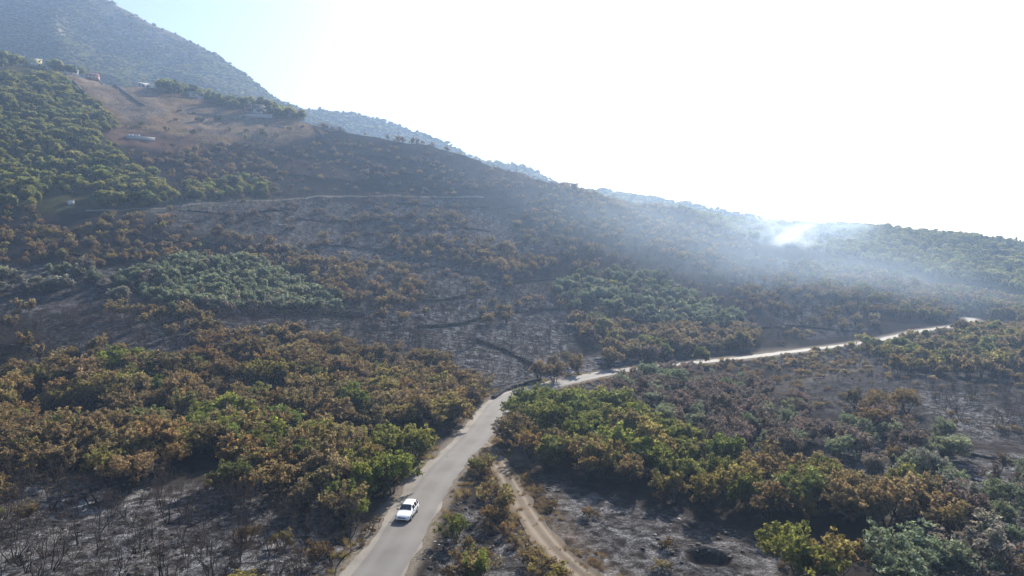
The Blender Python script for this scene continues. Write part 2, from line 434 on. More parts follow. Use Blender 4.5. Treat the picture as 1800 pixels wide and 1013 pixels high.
def build_ground():
    az = np.concatenate([np.linspace(-math.pi, -.95, 60)[:-1], np.linspace(-.95, -.70, 50)[:-1], np.linspace(-.70, .70, 640), np.linspace(.70, .95, 50)[1:], np.linspace(.95, math.pi, 60)[1:-1]])
    r = np.concatenate([np.geomspace(6, 45, 24)[:-1], np.geomspace(45, 560, 400), np.geomspace(560, 2500, 20)[1:]])
    A, R = np.meshgrid(az, r, indexing='ij')
    x = R * np.sin(A); y = R * np.cos(A)
    z = ground(x, y)
    na, nr = A.shape
    V = np.stack([x, y, z], -1).reshape(-1, 3)
    i = np.arange(na)[:, None]; j = np.arange(nr - 1)[None, :]; i2 = (i + 1) % na
    Fq = np.stack([i * nr + j, i * nr + j + 1, i2 * nr + j + 1, i2 * nr + j], -1).reshape(-1, 4)
    Fq = Fq[:, ::-1]
    faces = Fq
    V = np.vstack([V, [[0, 0, float(ground(np.array([0.]), np.array([0.]))[0])]]])
    fan = [(len(V) - 1, int(((k + 1) % na) * nr), int(k * nr)) for k in range(na)]
    me = mesh('ground', V, [tuple(f) for f in faces.tolist()] + fan, [M['ground']], None, True)
    X, Rr = pix(V[:, 0], V[:, 1], V[:, 2]); bad = V[:, 1] < 8; X[bad] = -9999
    dist = np.hypot(V[:, 0], V[:, 1])
    j1 = fbm(V[:, 0], V[:, 1], 9, 3, 31) * 1500 / np.maximum(dist, 30) * 1.6; j2 = fbm(V[:, 0], V[:, 1], 9, 3, 47) * 1500 / np.maximum(dist, 30) * 1.6
    X = X + j1; Rr = Rr + j2 * .5
    zs = {k: zone_val(k, X, Rr, 3000 / np.maximum(dist, 50), 0) for k in ZA}
    far = dist > 640; zs['litter'][far] = .8
    off = (V[:, 1] < 60) & (dist < 600); zs['ash'][off] = np.maximum(zs['ash'][off], .55)
    dr, sd_ = near_line(V[:, 0], V[:, 1], ROAD)
    zs['dirt'] = np.maximum(zs['dirt'], np.where(sd_ > 0, smooth(5.4, 3.4, dr), smooth(4.0, 2.9, dr)) * .8 * (dist < 420))
    zs['ash'] *= smooth(3.5, 6, dr); zs['litter'] *= smooth(3.5, 6, dr)
    pr = np.hypot(V[:, 0] - PIT[0], V[:, 1] - PIT[1]); zs['ash'] *= smooth(1.8, 2.6, pr)
    for nm, ks in (('zone_a', ('ash', 'dry', 'soil')), ('zone_b', ('litter', 'dirt', 'rock'))):
        at = me.attributes.new(nm, 'FLOAT_COLOR', 'POINT')
        at.data.foreach_set('color', np.stack([zs[k] for k in ks] + [np.ones(len(V))], -1).astype(np.float32).ravel())
    o = obj('ground', me); tag(o, 'burnt valley floor and hillside, black char with pale ash', 'ground', None, 'structure')
build_ground()

# ------------------------------------------------------------------ far mountains
def ridge_field(name, label, crest, d0, d1, drop, mat_, seed, rough):
    """a mountain whose crest line is crest = [(photo column, photo row, depth)]"""
    cs = np.array(crest, float)
    X = np.linspace(cs[0, 0], cs[-1, 0], 260)
    row = pchip(cs[:, 0], cs[:, 1], X); dep = pchip(cs[:, 0], cs[:, 2], X)
    t = np.concatenate([np.linspace(0, 1, 90), np.linspace(1, 1.7, 14)[1:]])
    V = np.zeros((len(X), len(t), 3))
    for i in range(len(X)):
        u = (X[i] - CX) / F
        zc = row_z(row[i], dep[i]); d = d0 + (dep[i] - d0) * t
        zb = -40.0 if zc < 60 else min(60.0, zc - 40)
        prof = np.where(t <= 1, zb + (zc - zb) * (t**1.15), zc - (t - 1) * drop)
        V[i, :, 0] = u * d; V[i, :, 1] = d; V[i, :, 2] = prof
    x, y = V[..., 0], V[..., 1]
    tt = np.broadcast_to(t[None], x.shape)
    gul = np.abs(fbm(x + .35 * V[..., 2], y * .6, 130, 4, seed))
    V[..., 2] += -(gul * 60 * rough) * np.clip(tt * (1.03 - np.clip(tt, 0, 1)) * 4, 0, 1) + fbm(x, y, 26, 3, seed + 5) * 4.0 * rough
    n0, n1 = x.shape
    i = np.arange(n0 - 1)[:, None]; j = np.arange(n1 - 1)[None, :]
    Fq = np.stack([i * n1 + j, (i + 1) * n1 + j, (i + 1) * n1 + j + 1, i * n1 + j + 1], -1).reshape(-1, 4)
    me = mesh(name, V.reshape(-1, 3), Fq, [mat_], None, True)
    o = obj(name, me); tag(o, label, 'mountain', None, 'structure')
    return V

def mountain_mat():
    m, n, l, p = mat('mountain_ground'); p.inputs['Roughness'].default_value = 1.0; p.inputs['Specular IOR Level'].default_value = 0.0
    tc = n.new('ShaderNodeTexCoord')
    a = n.new('ShaderNodeTexNoise'); a.inputs['Scale'].default_value = .035; a.inputs['Detail'].default_value = 10; a.inputs['Roughness'].default_value = .65
    b = n.new('ShaderNodeTexNoise'); b.inputs['Scale'].default_value = .3; b.inputs['Detail'].default_value = 8
    l.new(tc.outputs['Object'], a.inputs['Vector']); l.new(tc.outputs['Object'], b.inputs['Vector'])
    r = ramp(n, [(.36, (.075, .085, .045)), (.5, (.17, .15, .09)), (.66, (.30, .25, .18)), (.8, (.36, .34, .30))]); l.new(a.outputs['Fac'], r.inputs[0])
    r2 = ramp(n, [(.35, (.45, .45, .42)), (.65, (1, 1, 1))]); l.new(b.outputs['Fac'], r2.inputs[0])
    mx = n.new('ShaderNodeMix'); mx.data_type = 'RGBA'; mx.blend_type = 'MULTIPLY'; mx.inputs[0].default_value = 1
    l.new(r.outputs[0], mx.inputs[6]); l.new(r2.outputs[0], mx.inputs[7]); l.new(mx.outputs[2], p.inputs['Base Color'])
    return m
M['mountain'] = mountain_mat()
MT1 = ridge_field('mountain', 'steep scrub covered mountain rising behind the houses', [(-700, -20, 1050), (-200, -40, 1020), (0, -50, 1000), (120, -32, 990), (210, 3, 980), (260, 30, 975), (330, 63, 970), (380, 90, 960), (430, 124, 950), (480, 164, 930), (540, 194, 900), (620, 226, 860), (760, 300, 800), (900, 380, 740)], 470, 1000, 260, M['mountain'], 5, 1.0)
MT2 = ridge_field('mountain', 'pale hazy ridge beyond the burnt hill', [(350, 181, 1050), (480, 186, 1050), (540, 189, 1050), (600, 195, 1043), (650, 204, 1036), (700, 222, 1022), (760, 243, 1008), (800, 259, 994), (830, 276, 980), (850, 281, 980), (900, 286, 973), (940, 298, 966), (962, 314, 959), (1000, 330, 945), (1060, 335, 910), (1110, 344, 875), (1200, 358, 840), (1300, 376, 805), (1450, 416, 770), (1700, 451, 735), (2300, 466, 700)], 560, 1500, 160, M['mountain'], 15, .5)

# ------------------------------------------------------------------ tree prototypes
def grow_skeleton(rng, stems, levels, spread, splits, up, wob=.22, lean=.35, ratio=.72):
    """branches as segments (p, q, r0, r1, level); returns segments and branch tips"""
    segs = []; tips = []
    def unit(v): return v / (np.linalg.norm(v) + 1e-9)
    def go(p, d, ln, r, lv):
        k = 3 if lv < 2 else 2
        r1 = r
        for i in range(k):
            d = unit(d + rng.normal(0, wob, 3) + np.array([0, 0, up * .35]))
            q = p + d * ln / k; r1 = r * (1 - .38 * (i + 1) / k)
            segs.append((p, q, r * (1 - .38 * i / k), r1, lv)); p = q
            if lv >= 1 and lv < levels and i < k - 1 and rng.random() < .55:
                a = unit(np.cross(d, rng.normal(0, 1, 3))); go(p, unit(d * .65 + a * .75), ln * .55, r1 * .55, lv + 1)
        if lv >= levels: tips.append((p, d)); return
        n = splits[min(lv, len(splits) - 1)]; n = n + (1 if rng.random() < .35 else 0)
        ph = rng.random() * 6.28; b1 = unit(np.cross(d, [.3, .5, .81])); b2 = np.cross(d, b1)
        for i in range(n):
            t = ph + 6.28 * i / n + rng.normal(0, .35); sp = spread * rng.uniform(.6, 1.25)
            nd = unit(d * math.cos(sp) + (b1 * math.cos(t) + b2 * math.sin(t)) * math.sin(sp) + np.array([0, 0, up * .25]))
            go(p, nd, ln * ratio * rng.uniform(.8, 1.2), r1 * .68, lv + 1)
    ph = rng.random() * 6.28
    for i in range(stems):
        t = ph + 6.28 * i / stems + rng.normal(0, .4); le = lean * rng.uniform(.5, 1.3) if stems > 1 else rng.uniform(0, .15)
        d = np.array([math.cos(t) * math.sin(le), math.sin(t) * math.sin(le), math.cos(le)])
        o = np.array([math.cos(t), math.sin(t), 0]) * (.07 if stems > 1 else 0)
        go(o - np.array([0, 0, .15]), d, 1.0 * rng.uniform(.8, 1.15), .060 if stems > 1 else .11, 0)
    return segs, tips

def seg_mesh(segs, nside):
    """open tapered prisms for many segments at once"""
    if not segs: return np.zeros((0, 3)), np.zeros((0, 4), int)
    P = np.array([s[0] for s in segs]); Q = np.array([s[1] for s in segs]); r0 = np.array([s[2] for s in segs]); r1 = np.array([s[3] for s in segs])
    D = Q - P; D /= np.linalg.norm(D, axis=1, keepdims=True) + 1e-9
    A = np.cross(D, np.where(np.abs(D[:, 2:3]) > .9, [[1., 0, 0]], [[0, 0, 1.]])); A /= np.linalg.norm(A, axis=1, keepdims=True) + 1e-9
    B = np.cross(D, A); vs = []
    for C, r in ((P, r0), (Q, r1)):
        for k in range(nside):
            t = 2 * math.pi * k / nside; vs.append(C + (A * math.cos(t) + B * math.sin(t)) * r[:, None])
    V = np.stack(vs, 1).reshape(-1, 3); n = len(segs); b = np.arange(n)[:, None] * (2 * nside)
    Fc = np.concatenate([b + np.array([[k, (k + 1) % nside, nside + (k + 1) % nside, nside + k]]) for k in range(nside)])
    return V, Fc

def leaf_mesh(rng, cent, rad, per, size, flat=.75, upb=.35, long_=1.7):
    """kite-shaped leaves spread through clumps round the branch ends"""
    n = len(cent) * per
    C = np.repeat(np.array(cent), per, 0); R = np.repeat(np.array(rad), per)
    d = rng.normal(0, 1, (n, 3)); d /= np.linalg.norm(d, axis=1, keepdims=True)
    rr = rng.random(n)**.45
    C = C + d * (R * rr)[:, None] * np.array([1, 1, flat])
    N = d * .8 + rng.normal(0, .75, (n, 3)) + np.array([0, 0, upb]); N /= np.linalg.norm(N, axis=1, keepdims=True)
    T = np.cross(N, rng.normal(0, 1, (n, 3))); T /= np.linalg.norm(T, axis=1, keepdims=True) + 1e-9
    B = np.cross(N, T); s = size * rng.uniform(.55, 1.35, n)[:, None]
    V = np.stack([C - T * s * long_ * .5, C + B * s * .5 - T * s * .1, C + T * s * long_ * .5 + N * s * .15, C - B * s * .5 - T * s * .1], 1).reshape(-1, 3)
    Fc = np.arange(n * 4).reshape(-1, 4)
    clump = np.repeat(rng.uniform(.78, 1.18, len(cent)), per)
    var = (rng.uniform(.72, 1.28, n) * clump)[:, None] * np.stack([rng.uniform(.9, 1.12, n), np.ones(n), rng.uniform(.8, 1.2, n)], 1)
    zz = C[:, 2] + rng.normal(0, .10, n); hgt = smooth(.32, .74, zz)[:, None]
    return V, Fc, np.repeat(np.hstack([var, hgt]), 4, 0)

def normalise(segs, tips, extra):
    """scale to height 1 (leaves included) standing on z=0"""
    top = max(s[1][2] for s in segs) + extra
    k = 1.0 / top
    return [(s[0] * k, s[1] * k, s[2] * k, s[3] * k, s[4]) for s in segs], [(t[0] * k, t[1]) for t in tips], k

def put_var(me, var, nv):
    at = me.attributes.new('leafvar', 'FLOAT_COLOR', 'POINT')
    a = np.ones((nv, 4), np.float32)
    if var is not None: a[nv - len(var):, :var.shape[1]] = var
    at.data.foreach_set('color', a.ravel())

def make_proto(kind, seed, lod):
    """returns dict(trunk=mesh, crown=mesh, both=mesh) of a tree 1 unit high"""
    rng = np.random.default_rng(seed)
    bark, twig = M['bark'], M['twig']
    hi = lod == 0
    if kind == 'scorched':
        segs, tips = grow_skeleton(rng, int(rng.integers(3, 6)), 4 if hi else 3, .52, (2, 2, 2), .25, lean=.42)
        segs, tips, k = normalise(segs, tips, .25); per, sz, cr = (9, .034, .052) if hi else (8, .066, .085)
        cz = [t for t in tips if t[0][2] > .30 + .22 * rng.random()]
    elif kind == 'green':
        segs, tips = grow_skeleton(rng, int(rng.integers(2, 5)), 4 if hi else 3, .58, (2, 3, 2, 2) if hi else (3, 3, 3), .14, lean=.40)
        segs, tips, k = normalise(segs, tips, .3); per, sz, cr = (12, .037, .066) if hi else (8, .072, .105)
        cz = [t for t in tips if t[0][2] > .22]; twig = M['olivebark']; bark = M['olivebark']
    elif kind == 'olive':
        segs, tips = grow_skeleton(rng, 1 if rng.random() < .6 else 2, 4, .62, (3, 2, 2), .10, wob=.3, ratio=.8)
        segs, tips, k = normalise(segs, tips, .25); per, sz, cr = (13, .030, .075) if hi else (7, .062, .10)
        cz = [t for t in tips if t[0][2] > .28]; twig = M['olivebark']; bark = M['olivebark']
    elif kind == 'bare':
        segs, tips = grow_skeleton(rng, int(rng.integers(3, 7)), 4, .44, (2, 2, 2), .22, lean=.45, wob=.2)
        segs = [(a, b, c * .5, d * .5, lv) for a, b, c, d, lv in segs]
        segs, tips, k = normalise(segs, tips, .02); per = 0; cz = []
    elif kind == 'bush':
        segs, tips = grow_skeleton(rng, int(rng.integers(5, 8)), 3 if hi else 2, .5, (2, 2, 2), .2, lean=.75)
        segs, tips, k = normalise(segs, tips, .2); per, sz, cr = (7, .052, .085) if hi else (6, .12, .15)
        cz = [t for t in tips if t[0][2] > .15]
    elif kind == 'juniper':
        segs = []; tips = []
        for i in range(70):
            z = .05 + .93 * (i / 70); r = .22 * (1 - z)**.6 * math.sqrt(rng.random()) + .01; t = rng.random() * 6.28
            tips.append((np.array([r * math.cos(t), r * math.sin(t), z]), np.array([0, 0, 1.])))
            segs.append((np.array([0, 0, max(0, z - .08)]), tips[-1][0], .006, .003, 2))
        for i in range(6): segs.append((np.array([0, 0, i / 6.5 - .02]), np.array([0, 0, (i + 1) / 6.5]), .03 * (1 - i / 6.5), .03 * (1 - (i + 1) / 6.5), 0))
        per, sz, cr = (40, .03, .075); cz = tips; k = .3
    if kind != 'juniper':
        tgt = {'scorched': .46, 'green': .48, 'olive': .54, 'bare': .42, 'bush': .68}[kind] * rng.uniform(.82, 1.2)
        cz = [c for c in cz if rng.random() < .86]
        rr = np.percentile([math.hypot(t[0][0], t[0][1]) for t in tips], 88) + 1e-6; kx = np.array([min(1.25, (tgt - (cr if per else 0) * .5) / rr)] * 2 + [1.0])
        inner = [(s_[1] * kx, s_[1] - s_[0]) for s_ in segs if s_[4] >= (2 if kind != 'olive' else 3) and s_[1][2] > (.34 if kind == 'scorched' else .2) and rng.random() < .40]
        segs = [(a * kx, b * kx, c, d, lv) for a, b, c, d, lv in segs]; cz = [(a * kx, d) for a, d in cz]
        if per: cz = cz + [(p, np.zeros(3)) for p, d in inner]
    min_r = (.0013 if kind == 'bare' else .0021) if hi else (.0026 if kind == 'bare' else .0032)
    segs = [(a, b, max(c, min_r), max(d, min_r), lv) for a, b, c, d, lv in segs]
    tv, tf = seg_mesh([s for s in segs if s[4] <= 1], 5 if hi else 3)
    bv, bf = seg_mesh([s for s in segs if s[4] > 1], 3)
    if per:
        cent = [t[0] + t[1] * cr * .3 for t in cz]; rad = [cr * rng.uniform(.65, 1.25) for _ in cz]
        lv, lf, var = leaf_mesh(rng, cent, rad, per, sz, upb=.4, long_=2.4 if kind == 'olive' else 1.6)
    else:
        lv, lf, var = np.zeros((0, 3)), np.zeros((0, 4), int), None
    out = {}
    out['trunk'] = mesh(kind + '_trunk', tv, tf, [bark])
    V = np.vstack([bv, lv]); Fc = np.vstack([bf, lf + len(bv)]); mi = np.concatenate([np.zeros(len(bf)), np.ones(len(lf))])
    out['crown'] = mesh(kind + '_crown', V, Fc, [twig, M['leaf']], mi); put_var(out['crown'], var, len(V))
    V = np.vstack([tv, bv, lv]); Fc = np.vstack([tf, bf + len(tv), lf + len(tv) + len(bv)])
    mi = np.concatenate([np.zeros(len(tf)), np.ones(len(bf)), np.full(len(lf), 2)])
    out['both'] = mesh(kind + '_whole', V, Fc, [bark, twig, M['leaf']], mi); put_var(out['both'], var, len(V))
    out['n'] = len(Fc)
    return out

KINDS = {'scorched': 8, 'green': 8, 'olive': 5, 'bare': 6, 'bush': 3, 'juniper': 2}
PROTO = {}
for ki, (k, c) in enumerate(KINDS.items()):
    for lod in (0, 1):
        PROTO[k, lod] = [make_proto(k, 100 * ki + 7 * i + 3, lod) for i in range(c)]

# crown width over height, leaf colours (most set brighter than real leaves)
PAL = {
 'brown':  ((.272, .205, .098), (.238, .182, .090), (.295, .232, .112)),
 'rust':   ((.270, .188, .080), (.290, .205, .086), (.240, .165, .076)),
 'yellow': ((.285, .250, .085), (.250, .220, .078), (.300, .245, .092)),
 'mixed':  ((.215, .205, .072), (.230, .190, .078), (.180, .195, .066)),
 'green':  ((.190, .208, .056), (.165, .190, .052), (.215, .222, .064)),
 'lime':   ((.245, .275, .062), (.225, .255, .060)),
 'dark':   ((.075, .100, .040), (.082, .108, .044)),
 'forest': ((.250, .258, .074), (.275, .275, .080), (.215, .230, .068), (.300, .285, .092)),
 'olive':  ((.215, .245, .145), (.198, .232, .136), (.235, .258, .158)),
 'grey':   ((.235, .225, .175), (.215, .210, .160), (.255, .235, .185)),
 'purple': ((.195, .150, .125), (.172, .138, .112), (.210, .165, .132)),
 'bare':   ((.05, .05, .05),),
 'straw':  ((.200, .150, .075), (.170, .115, .055)),
}
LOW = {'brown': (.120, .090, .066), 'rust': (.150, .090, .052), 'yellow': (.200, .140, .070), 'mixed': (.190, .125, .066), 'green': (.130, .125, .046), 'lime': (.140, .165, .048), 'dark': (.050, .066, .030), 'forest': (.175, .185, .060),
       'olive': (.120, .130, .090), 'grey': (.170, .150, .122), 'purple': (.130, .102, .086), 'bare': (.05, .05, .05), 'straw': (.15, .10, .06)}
LOOK = {'brown': 'brown scorched', 'rust': 'rust orange scorched', 'yellow': 'yellowing', 'mixed': 'half scorched', 'green': 'leafy green', 'lime': 'bright green leafy',
        'dark': 'dark green', 'forest': 'green unburnt', 'olive': 'silvery green', 'grey': 'pale grey scorched', 'purple': 'dull purple brown scorched', 'bare': 'leafless charred', 'straw': 'straw coloured dry'}
NAME = {'scorched': 'scorched_tree', 'green': 'broadleaf_tree', 'olive': 'olive_tree', 'bare': 'bare_tree', 'bush': 'bush', 'juniper': 'juniper_tree'}
NOUN = {'scorched': 'tree', 'green': 'tree', 'olive': 'olive tree', 'bare': 'tree', 'bush': 'bush', 'juniper': 'juniper'}
CAT = {'scorched': 'tree', 'green': 'tree', 'olive': 'tree', 'bare': 'tree', 'bush': 'bush', 'juniper': 'tree'}

# zones of trees: (outline of the stems on the photo, spacing m, [(kind, look, weight)], height range m, where it grows)
ZT = [
 # thicket on the car's verge
 ([(-120, 662), (180, 668), (300, 642), (560, 640), (700, 662), (845, 700), (838, 722), (795, 785), (742, 840), (694, 885), (640, 935), (560, 908), (440, 885), (300, 880), (180, 862), (110, 900), (40, 945), (-120, 985)], 3.7,
  [('bare', 'bare', 2.0), ('green', 'mixed', 2.0), ('scorched', 'brown', 5.5), ('scorched', 'yellow', 1.2), ('scorched', 'rust', 1.6), ('green', 'yellow', 1.4), ('green', 'green', .8)], (3.6, 6.6), 'in the thicket beside the white car'),
 ([(170, 640), (290, 655), (290, 700), (190, 710)], 3.6, [('green', 'lime', 2), ('green', 'green', 1)], (4.5, 6.0), 'in a green clump inside the brown thicket'),
 ([(320, 745), (420, 730), (560, 790), (560, 850), (440, 830), (350, 800)], 3.6, [('green', 'green', 3), ('green', 'lime', 1.5), ('green', 'mixed', 1)], (4.5, 6.0), 'in the green heart of the brown thicket'),
 ([(640, 800), (760, 780), (735, 840), (690, 885), (630, 945), (590, 890)], 3.2, [('green', 'green', 2), ('green', 'lime', 2), ('green', 'dark', 1)], (4.0, 5.6), 'standing over the verge behind the white car'),
 ([(-120, 690), (190, 690), (200, 740), (-120, 760)], 3.6, [('green', 'yellow', 3), ('scorched', 'yellow', 2)], (4.5, 6.2), 'in the thicket edge below the field wall'),
 ([(520, 640), (845, 705), (800, 760), (640, 730), (540, 690)], 3.6, [('green', 'mixed', 2), ('scorched', 'brown', 2), ('scorched', 'rust', 1)], (4.0, 5.6), 'where the thicket meets the road bend'),
 # burnt clearing below the thicket
 ([(-150, 875), (150, 850), (420, 880), (600, 920), (645, 950), (585, 1030), (560, 1130), (-150, 1130)], 2.7, [('bare', 'bare', 1)], (3.4, 6.6), 'on the ash clearing below the thicket'),
 ([(420, 900), (600, 930), (640, 950), (570, 1060), (400, 1060)], 6.5, [('bush', 'straw', 1), ('bush', 'yellow', 1)], (1.0, 2.4), 'among bare stems on the ash clearing'),
 # strip between thicket and olive grove
 ([(-120, 560), (240, 550), (640, 560), (760, 610), (840, 690), (560, 640), (300, 640), (-120, 650)], 2.9, [('bare', 'bare', 5), ('scorched', 'brown', 1.6), ('scorched', 'rust', .5)], (3.2, 5.2), 'on the burnt strip below the olive grove'),
 ([(330, 590), (560, 600), (700, 640), (560, 650), (340, 640)], 4.2, [('scorched', 'brown', 3), ('scorched', 'rust', 1), ('bare', 'bare', 1)], (4.0, 5.5), 'on the burnt strip just above the thicket'),
 # first olive grove
 ([(205, 498), (262, 478), (330, 462), (440, 460), (530, 498), (600, 532), (600, 552), (440, 553), (330, 548), (255, 530), (210, 518)], 3.4, [('olive', 'olive', 7), ('olive', 'purple', .6)], (3.6, 5.0), 'in the grove on the walled terrace'),
 ([(200, 520), (330, 545), (600, 548), (600, 556), (320, 556), (200, 532)], 5.0, [('olive', 'purple', 1), ('olive', 'grey', 1.2), ('olive', 'olive', 1)], (3.4, 4.8), 'along the terrace wall of the grove'),
 ([(-120, 490), (60, 490), (170, 470), (180, 500), (60, 525), (-120, 530)], 5.5, [('olive', 'olive', 2), ('olive', 'grey', 1), ('bare', 'bare', .6)], (4.0, 5.5), 'scattered beside the walled terrace'),
 # brown scrub above
 ([(-120, 372), (110, 368), (240, 388), (330, 402), (470, 430), (600, 470), (640, 500), (520, 490), (400, 458), (230, 470), (-120, 480)], 4.5, [('scorched', 'brown', 4), ('scorched', 'rust', 2), ('scorched', 'yellow', 1), ('bare', 'bare', 4)], (2.8, 4.8), 'on the scrub slope above the olive terrace'),
 ([(540, 470), (700, 470), (770, 520), (740, 545), (620, 545), (560, 515)], 4.6, [('scorched', 'brown', 4), ('scorched', 'rust', 1), ('bare', 'bare', 1.5)], (3.8, 5.2), 'beyond the end of the olive terrace'),
 ([(700, 425), (860, 430), (950, 470), (930, 500), (800, 470), (690, 450)], 4.3, [('scorched', 'brown', 3), ('scorched', 'rust', 1.5), ('bare', 'bare', 2)], (3.8, 5.4), 'in the belt halfway up the burnt slope'),
 ([(560, 395), (800, 370), (860, 400), (700, 430), (560, 440)], 5.0, [('scorched', 'brown', 3), ('bare', 'bare', 4)], (3.2, 5.0), 'below the upper dirt road'),
 ([(620, 500), (900, 480), (1010, 540), (1010, 640), (880, 680), (760, 640), (640, 580)], 3.1, [('bare', 'bare', 6), ('scorched', 'brown', .7)], (2.6, 4.6), 'on the ash slope around the dry stone walls'),
 # green hillside
 ([(-400, 112), (110, 140), (190, 205), (212, 232), (150, 238), (232, 290), (300, 330), (314, 352), (250, 368), (100, 372), (-400, 380)], 4.7, [('green', 'forest', 9), ('green', 'dark', 1), ('green', 'lime', .6)], (3.2, 6.2), 'in the unburnt wood on the hillside'),
 ([(320, 335), (400, 318), (470, 322), (490, 345), (400, 352), (325, 356)], 4.6, [('green', 'forest', 3), ('green', 'lime', .5)], (3.6, 5.0), 'in the green strip above the dirt road'),
 ([(190, 262), (300, 258), (480, 290), (500, 318), (400, 318), (310, 325), (235, 285)], 5.0, [('scorched', 'brown', 5), ('bare', 'bare', 3)], (3.2, 4.6), 'below the concrete foundation on the hill'),
 ([(300, 330), (560, 330), (650, 345), (480, 352)], 6.5, [('bare', 'bare', 3), ('scorched', 'brown', 1)], (2.6, 4.0), 'above the upper dirt road'),
 ([(300, 262), (560, 262), (900, 330), (800, 345), (560, 320), (450, 290)], 4.6, [('bush', 'purple', 1.5), ('bare', 'bare', 2.5), ('bush', 'brown', .8), ('scorched', 'brown', .6)], (1.4, 3.6), 'scattered over the charred upper slope'),
 ([(560, 232), (760, 268), (930, 310), (960, 420), (760, 350), (600, 290)], 5.0, [('bush', 'purple', 1), ('bare', 'bare', 2), ('bush', 'brown', .4)], (1.0, 2.6), 'below the crest of the burnt hill'),
 ([(330, 190), (540, 225), (480, 262), (330, 240), (220, 225)], 13.0, [('bush', 'dark', 1), ('bush', 'mixed', 1)], (1.6, 3.2), 'dotted over the tan dry grass field'),
 ([(250, 275), (560, 240), (760, 272), (940, 315), (1000, 335), (1330, 440), (1560, 590), (1320, 610), (1000, 560), (640, 550), (560, 470), (300, 395)], 2.9, [('bush', 'brown', .8), ('bare', 'bare', 6), ('bush', 'purple', 1.3), ('scorched', 'brown', .5)], (.9, 3.0), 'in the low charred scrub of the burnt slope'),
 ([(1330, 640), (1500, 620), (1600, 660), (1950, 700), (1950, 800), (1500, 740), (1400, 700)], 2.5, [('bush', 'brown', 1), ('bare', 'bare', 3)], (.6, 1.6), 'in the low stubble of the open burnt field'),
 # trees on the ridge behind the houses
 ([(90, 100), (200, 128), (300, 146), (450, 182), (560, 208), (560, 220), (450, 203), (330, 172), (240, 152), (90, 126)], 5.4, [('green', 'forest', 3), ('green', 'dark', 1)], (5.0, 8.5), 'in the row of trees behind the hillside houses'),
 ([(-400, 60), (100, 95), (110, 118), (-400, 118)], 6.5, [('green', 'dark', 1), ('green', 'forest', 2)], (5.0, 8.0), 'around the yellow house'),
 ([(560, 215), (700, 240), (820, 272), (820, 280), (680, 248), (560, 226)], 16.0, [('scorched', 'brown', 1), ('bush', 'brown', 2)], (2.5, 4.5), 'on the skyline of the burnt hill'),
 # burnt spur
 ([(980, 322), (1120, 350), (1250, 390), (1330, 430), (1280, 470), (1150, 450), (1000, 440), (900, 400), (940, 340)], 4.4, [('scorched', 'brown', 3), ('bare', 'bare', 3), ('scorched', 'rust', 1)], (3.0, 4.8), 'on the smoky burnt spur'),
 ([(900, 400), (1000, 440), (1150, 460), (980, 500), (900, 470)], 4.4, [('bare', 'bare', 3), ('scorched', 'brown', 2)], (3.2, 5.0), 'between the burnt spur and the far olive grove'),
 ([(1180, 450), (1330, 440), (1480, 520), (1560, 580), (1420, 590), (1330, 560), (1260, 500)], 4.6, [('bare', 'bare', 3), ('scorched', 'brown', 2)], (3.0, 5.0), 'on the smoky slope above the far stretch of road'),
 # second olive grove
 ([(965, 520), (1010, 490), (1090, 478), (1170, 495), (1250, 540), (1318, 570), (1300, 582), (1150, 575), (1060, 552), (1000, 545)], 4.6, [('olive', 'olive', 6), ('green', 'forest', 1), ('olive', 'purple', .5)], (3.8, 5.2), 'in the far grove above the road'),
 ([(1000, 560), (1100, 582), (1240, 590), (1330, 590), (1320, 618), (1225, 632), (1110, 640), (1040, 625)], 4.6, [('scorched', 'brown', 4), ('olive', 'purple', 1), ('green', 'mixed', 1), ('bare', 'bare', 1)], (4.0, 5.6), 'between the far grove and the road'),
 ([(900, 660), (1080, 625), (1100, 640), (980, 668), (930, 678)], 6.5, [('scorched', 'brown', 2), ('bare', 'bare', 1)], (3.8, 5.2), 'standing along the road beyond the bend'),
 # forest on the far hill
 ([(1150, 355), (1330, 388), (1500, 398), (1650, 412), (1950, 440), (1950, 545), (1700, 500), (1550, 470), (1450, 450), (1300, 420)], 5.8, [('green', 'forest', 8), ('green', 'lime', .5), ('green', 'dark', 1)], (4.2, 6.2), 'in the wood on the far hill'),
 ([(1380, 470), (1470, 468), (1600, 500), (1950, 560), (1950, 600), (1760, 560), (1620, 568), (1540, 560), (1450, 520)], 4.8, [('scorched', 'brown', 3), ('green', 'mixed', 2), ('bare', 'bare', 2)], (4.0, 5.8), 'in the dark belt under the far wood'),
 ([(1515, 622), (1600, 606), (1700, 590), (1950, 590), (1950, 690), (1720, 668), (1580, 660)], 4.4, [('scorched', 'yellow', 2), ('scorched', 'brown', 3), ('green', 'mixed', 2), ('bare', 'bare', 5)], (3.8, 5.4), 'below the far stretch of road'),
 ([(1600, 680), (1850, 690), (1950, 760), (1760, 770), (1650, 750)], 4.2, [('bare', 'bare', 1)], (3.4, 5.2), 'on the open burnt field below the road'),
 ([(1240, 650), (1500, 622), (1520, 640), (1350, 680)], 4.2, [('bush', 'brown', 2), ('bush', 'rust', 1)], (.9, 1.8), 'on the bank under the far stretch of road'),
 ([(1120, 655), (1300, 636), (1500, 612), (1620, 590), (1700, 584), (1700, 590), (1620, 598), (1500, 620), (1300, 645), (1120, 664)], 3.2, [('bush', 'brown', 2), ('bush', 'mixed', 1), ('bush', 'straw', 1)], (.8, 2.4), 'along the edge of the far stretch of road'),
 ([(1690, 590), (1950, 580), (1950, 625), (1690, 625)], 4.0, [('scorched', 'brown', 2), ('green', 'mixed', 2)], (4.5, 6.5), 'hiding the road where it leaves the valley'),
 # third olive grove
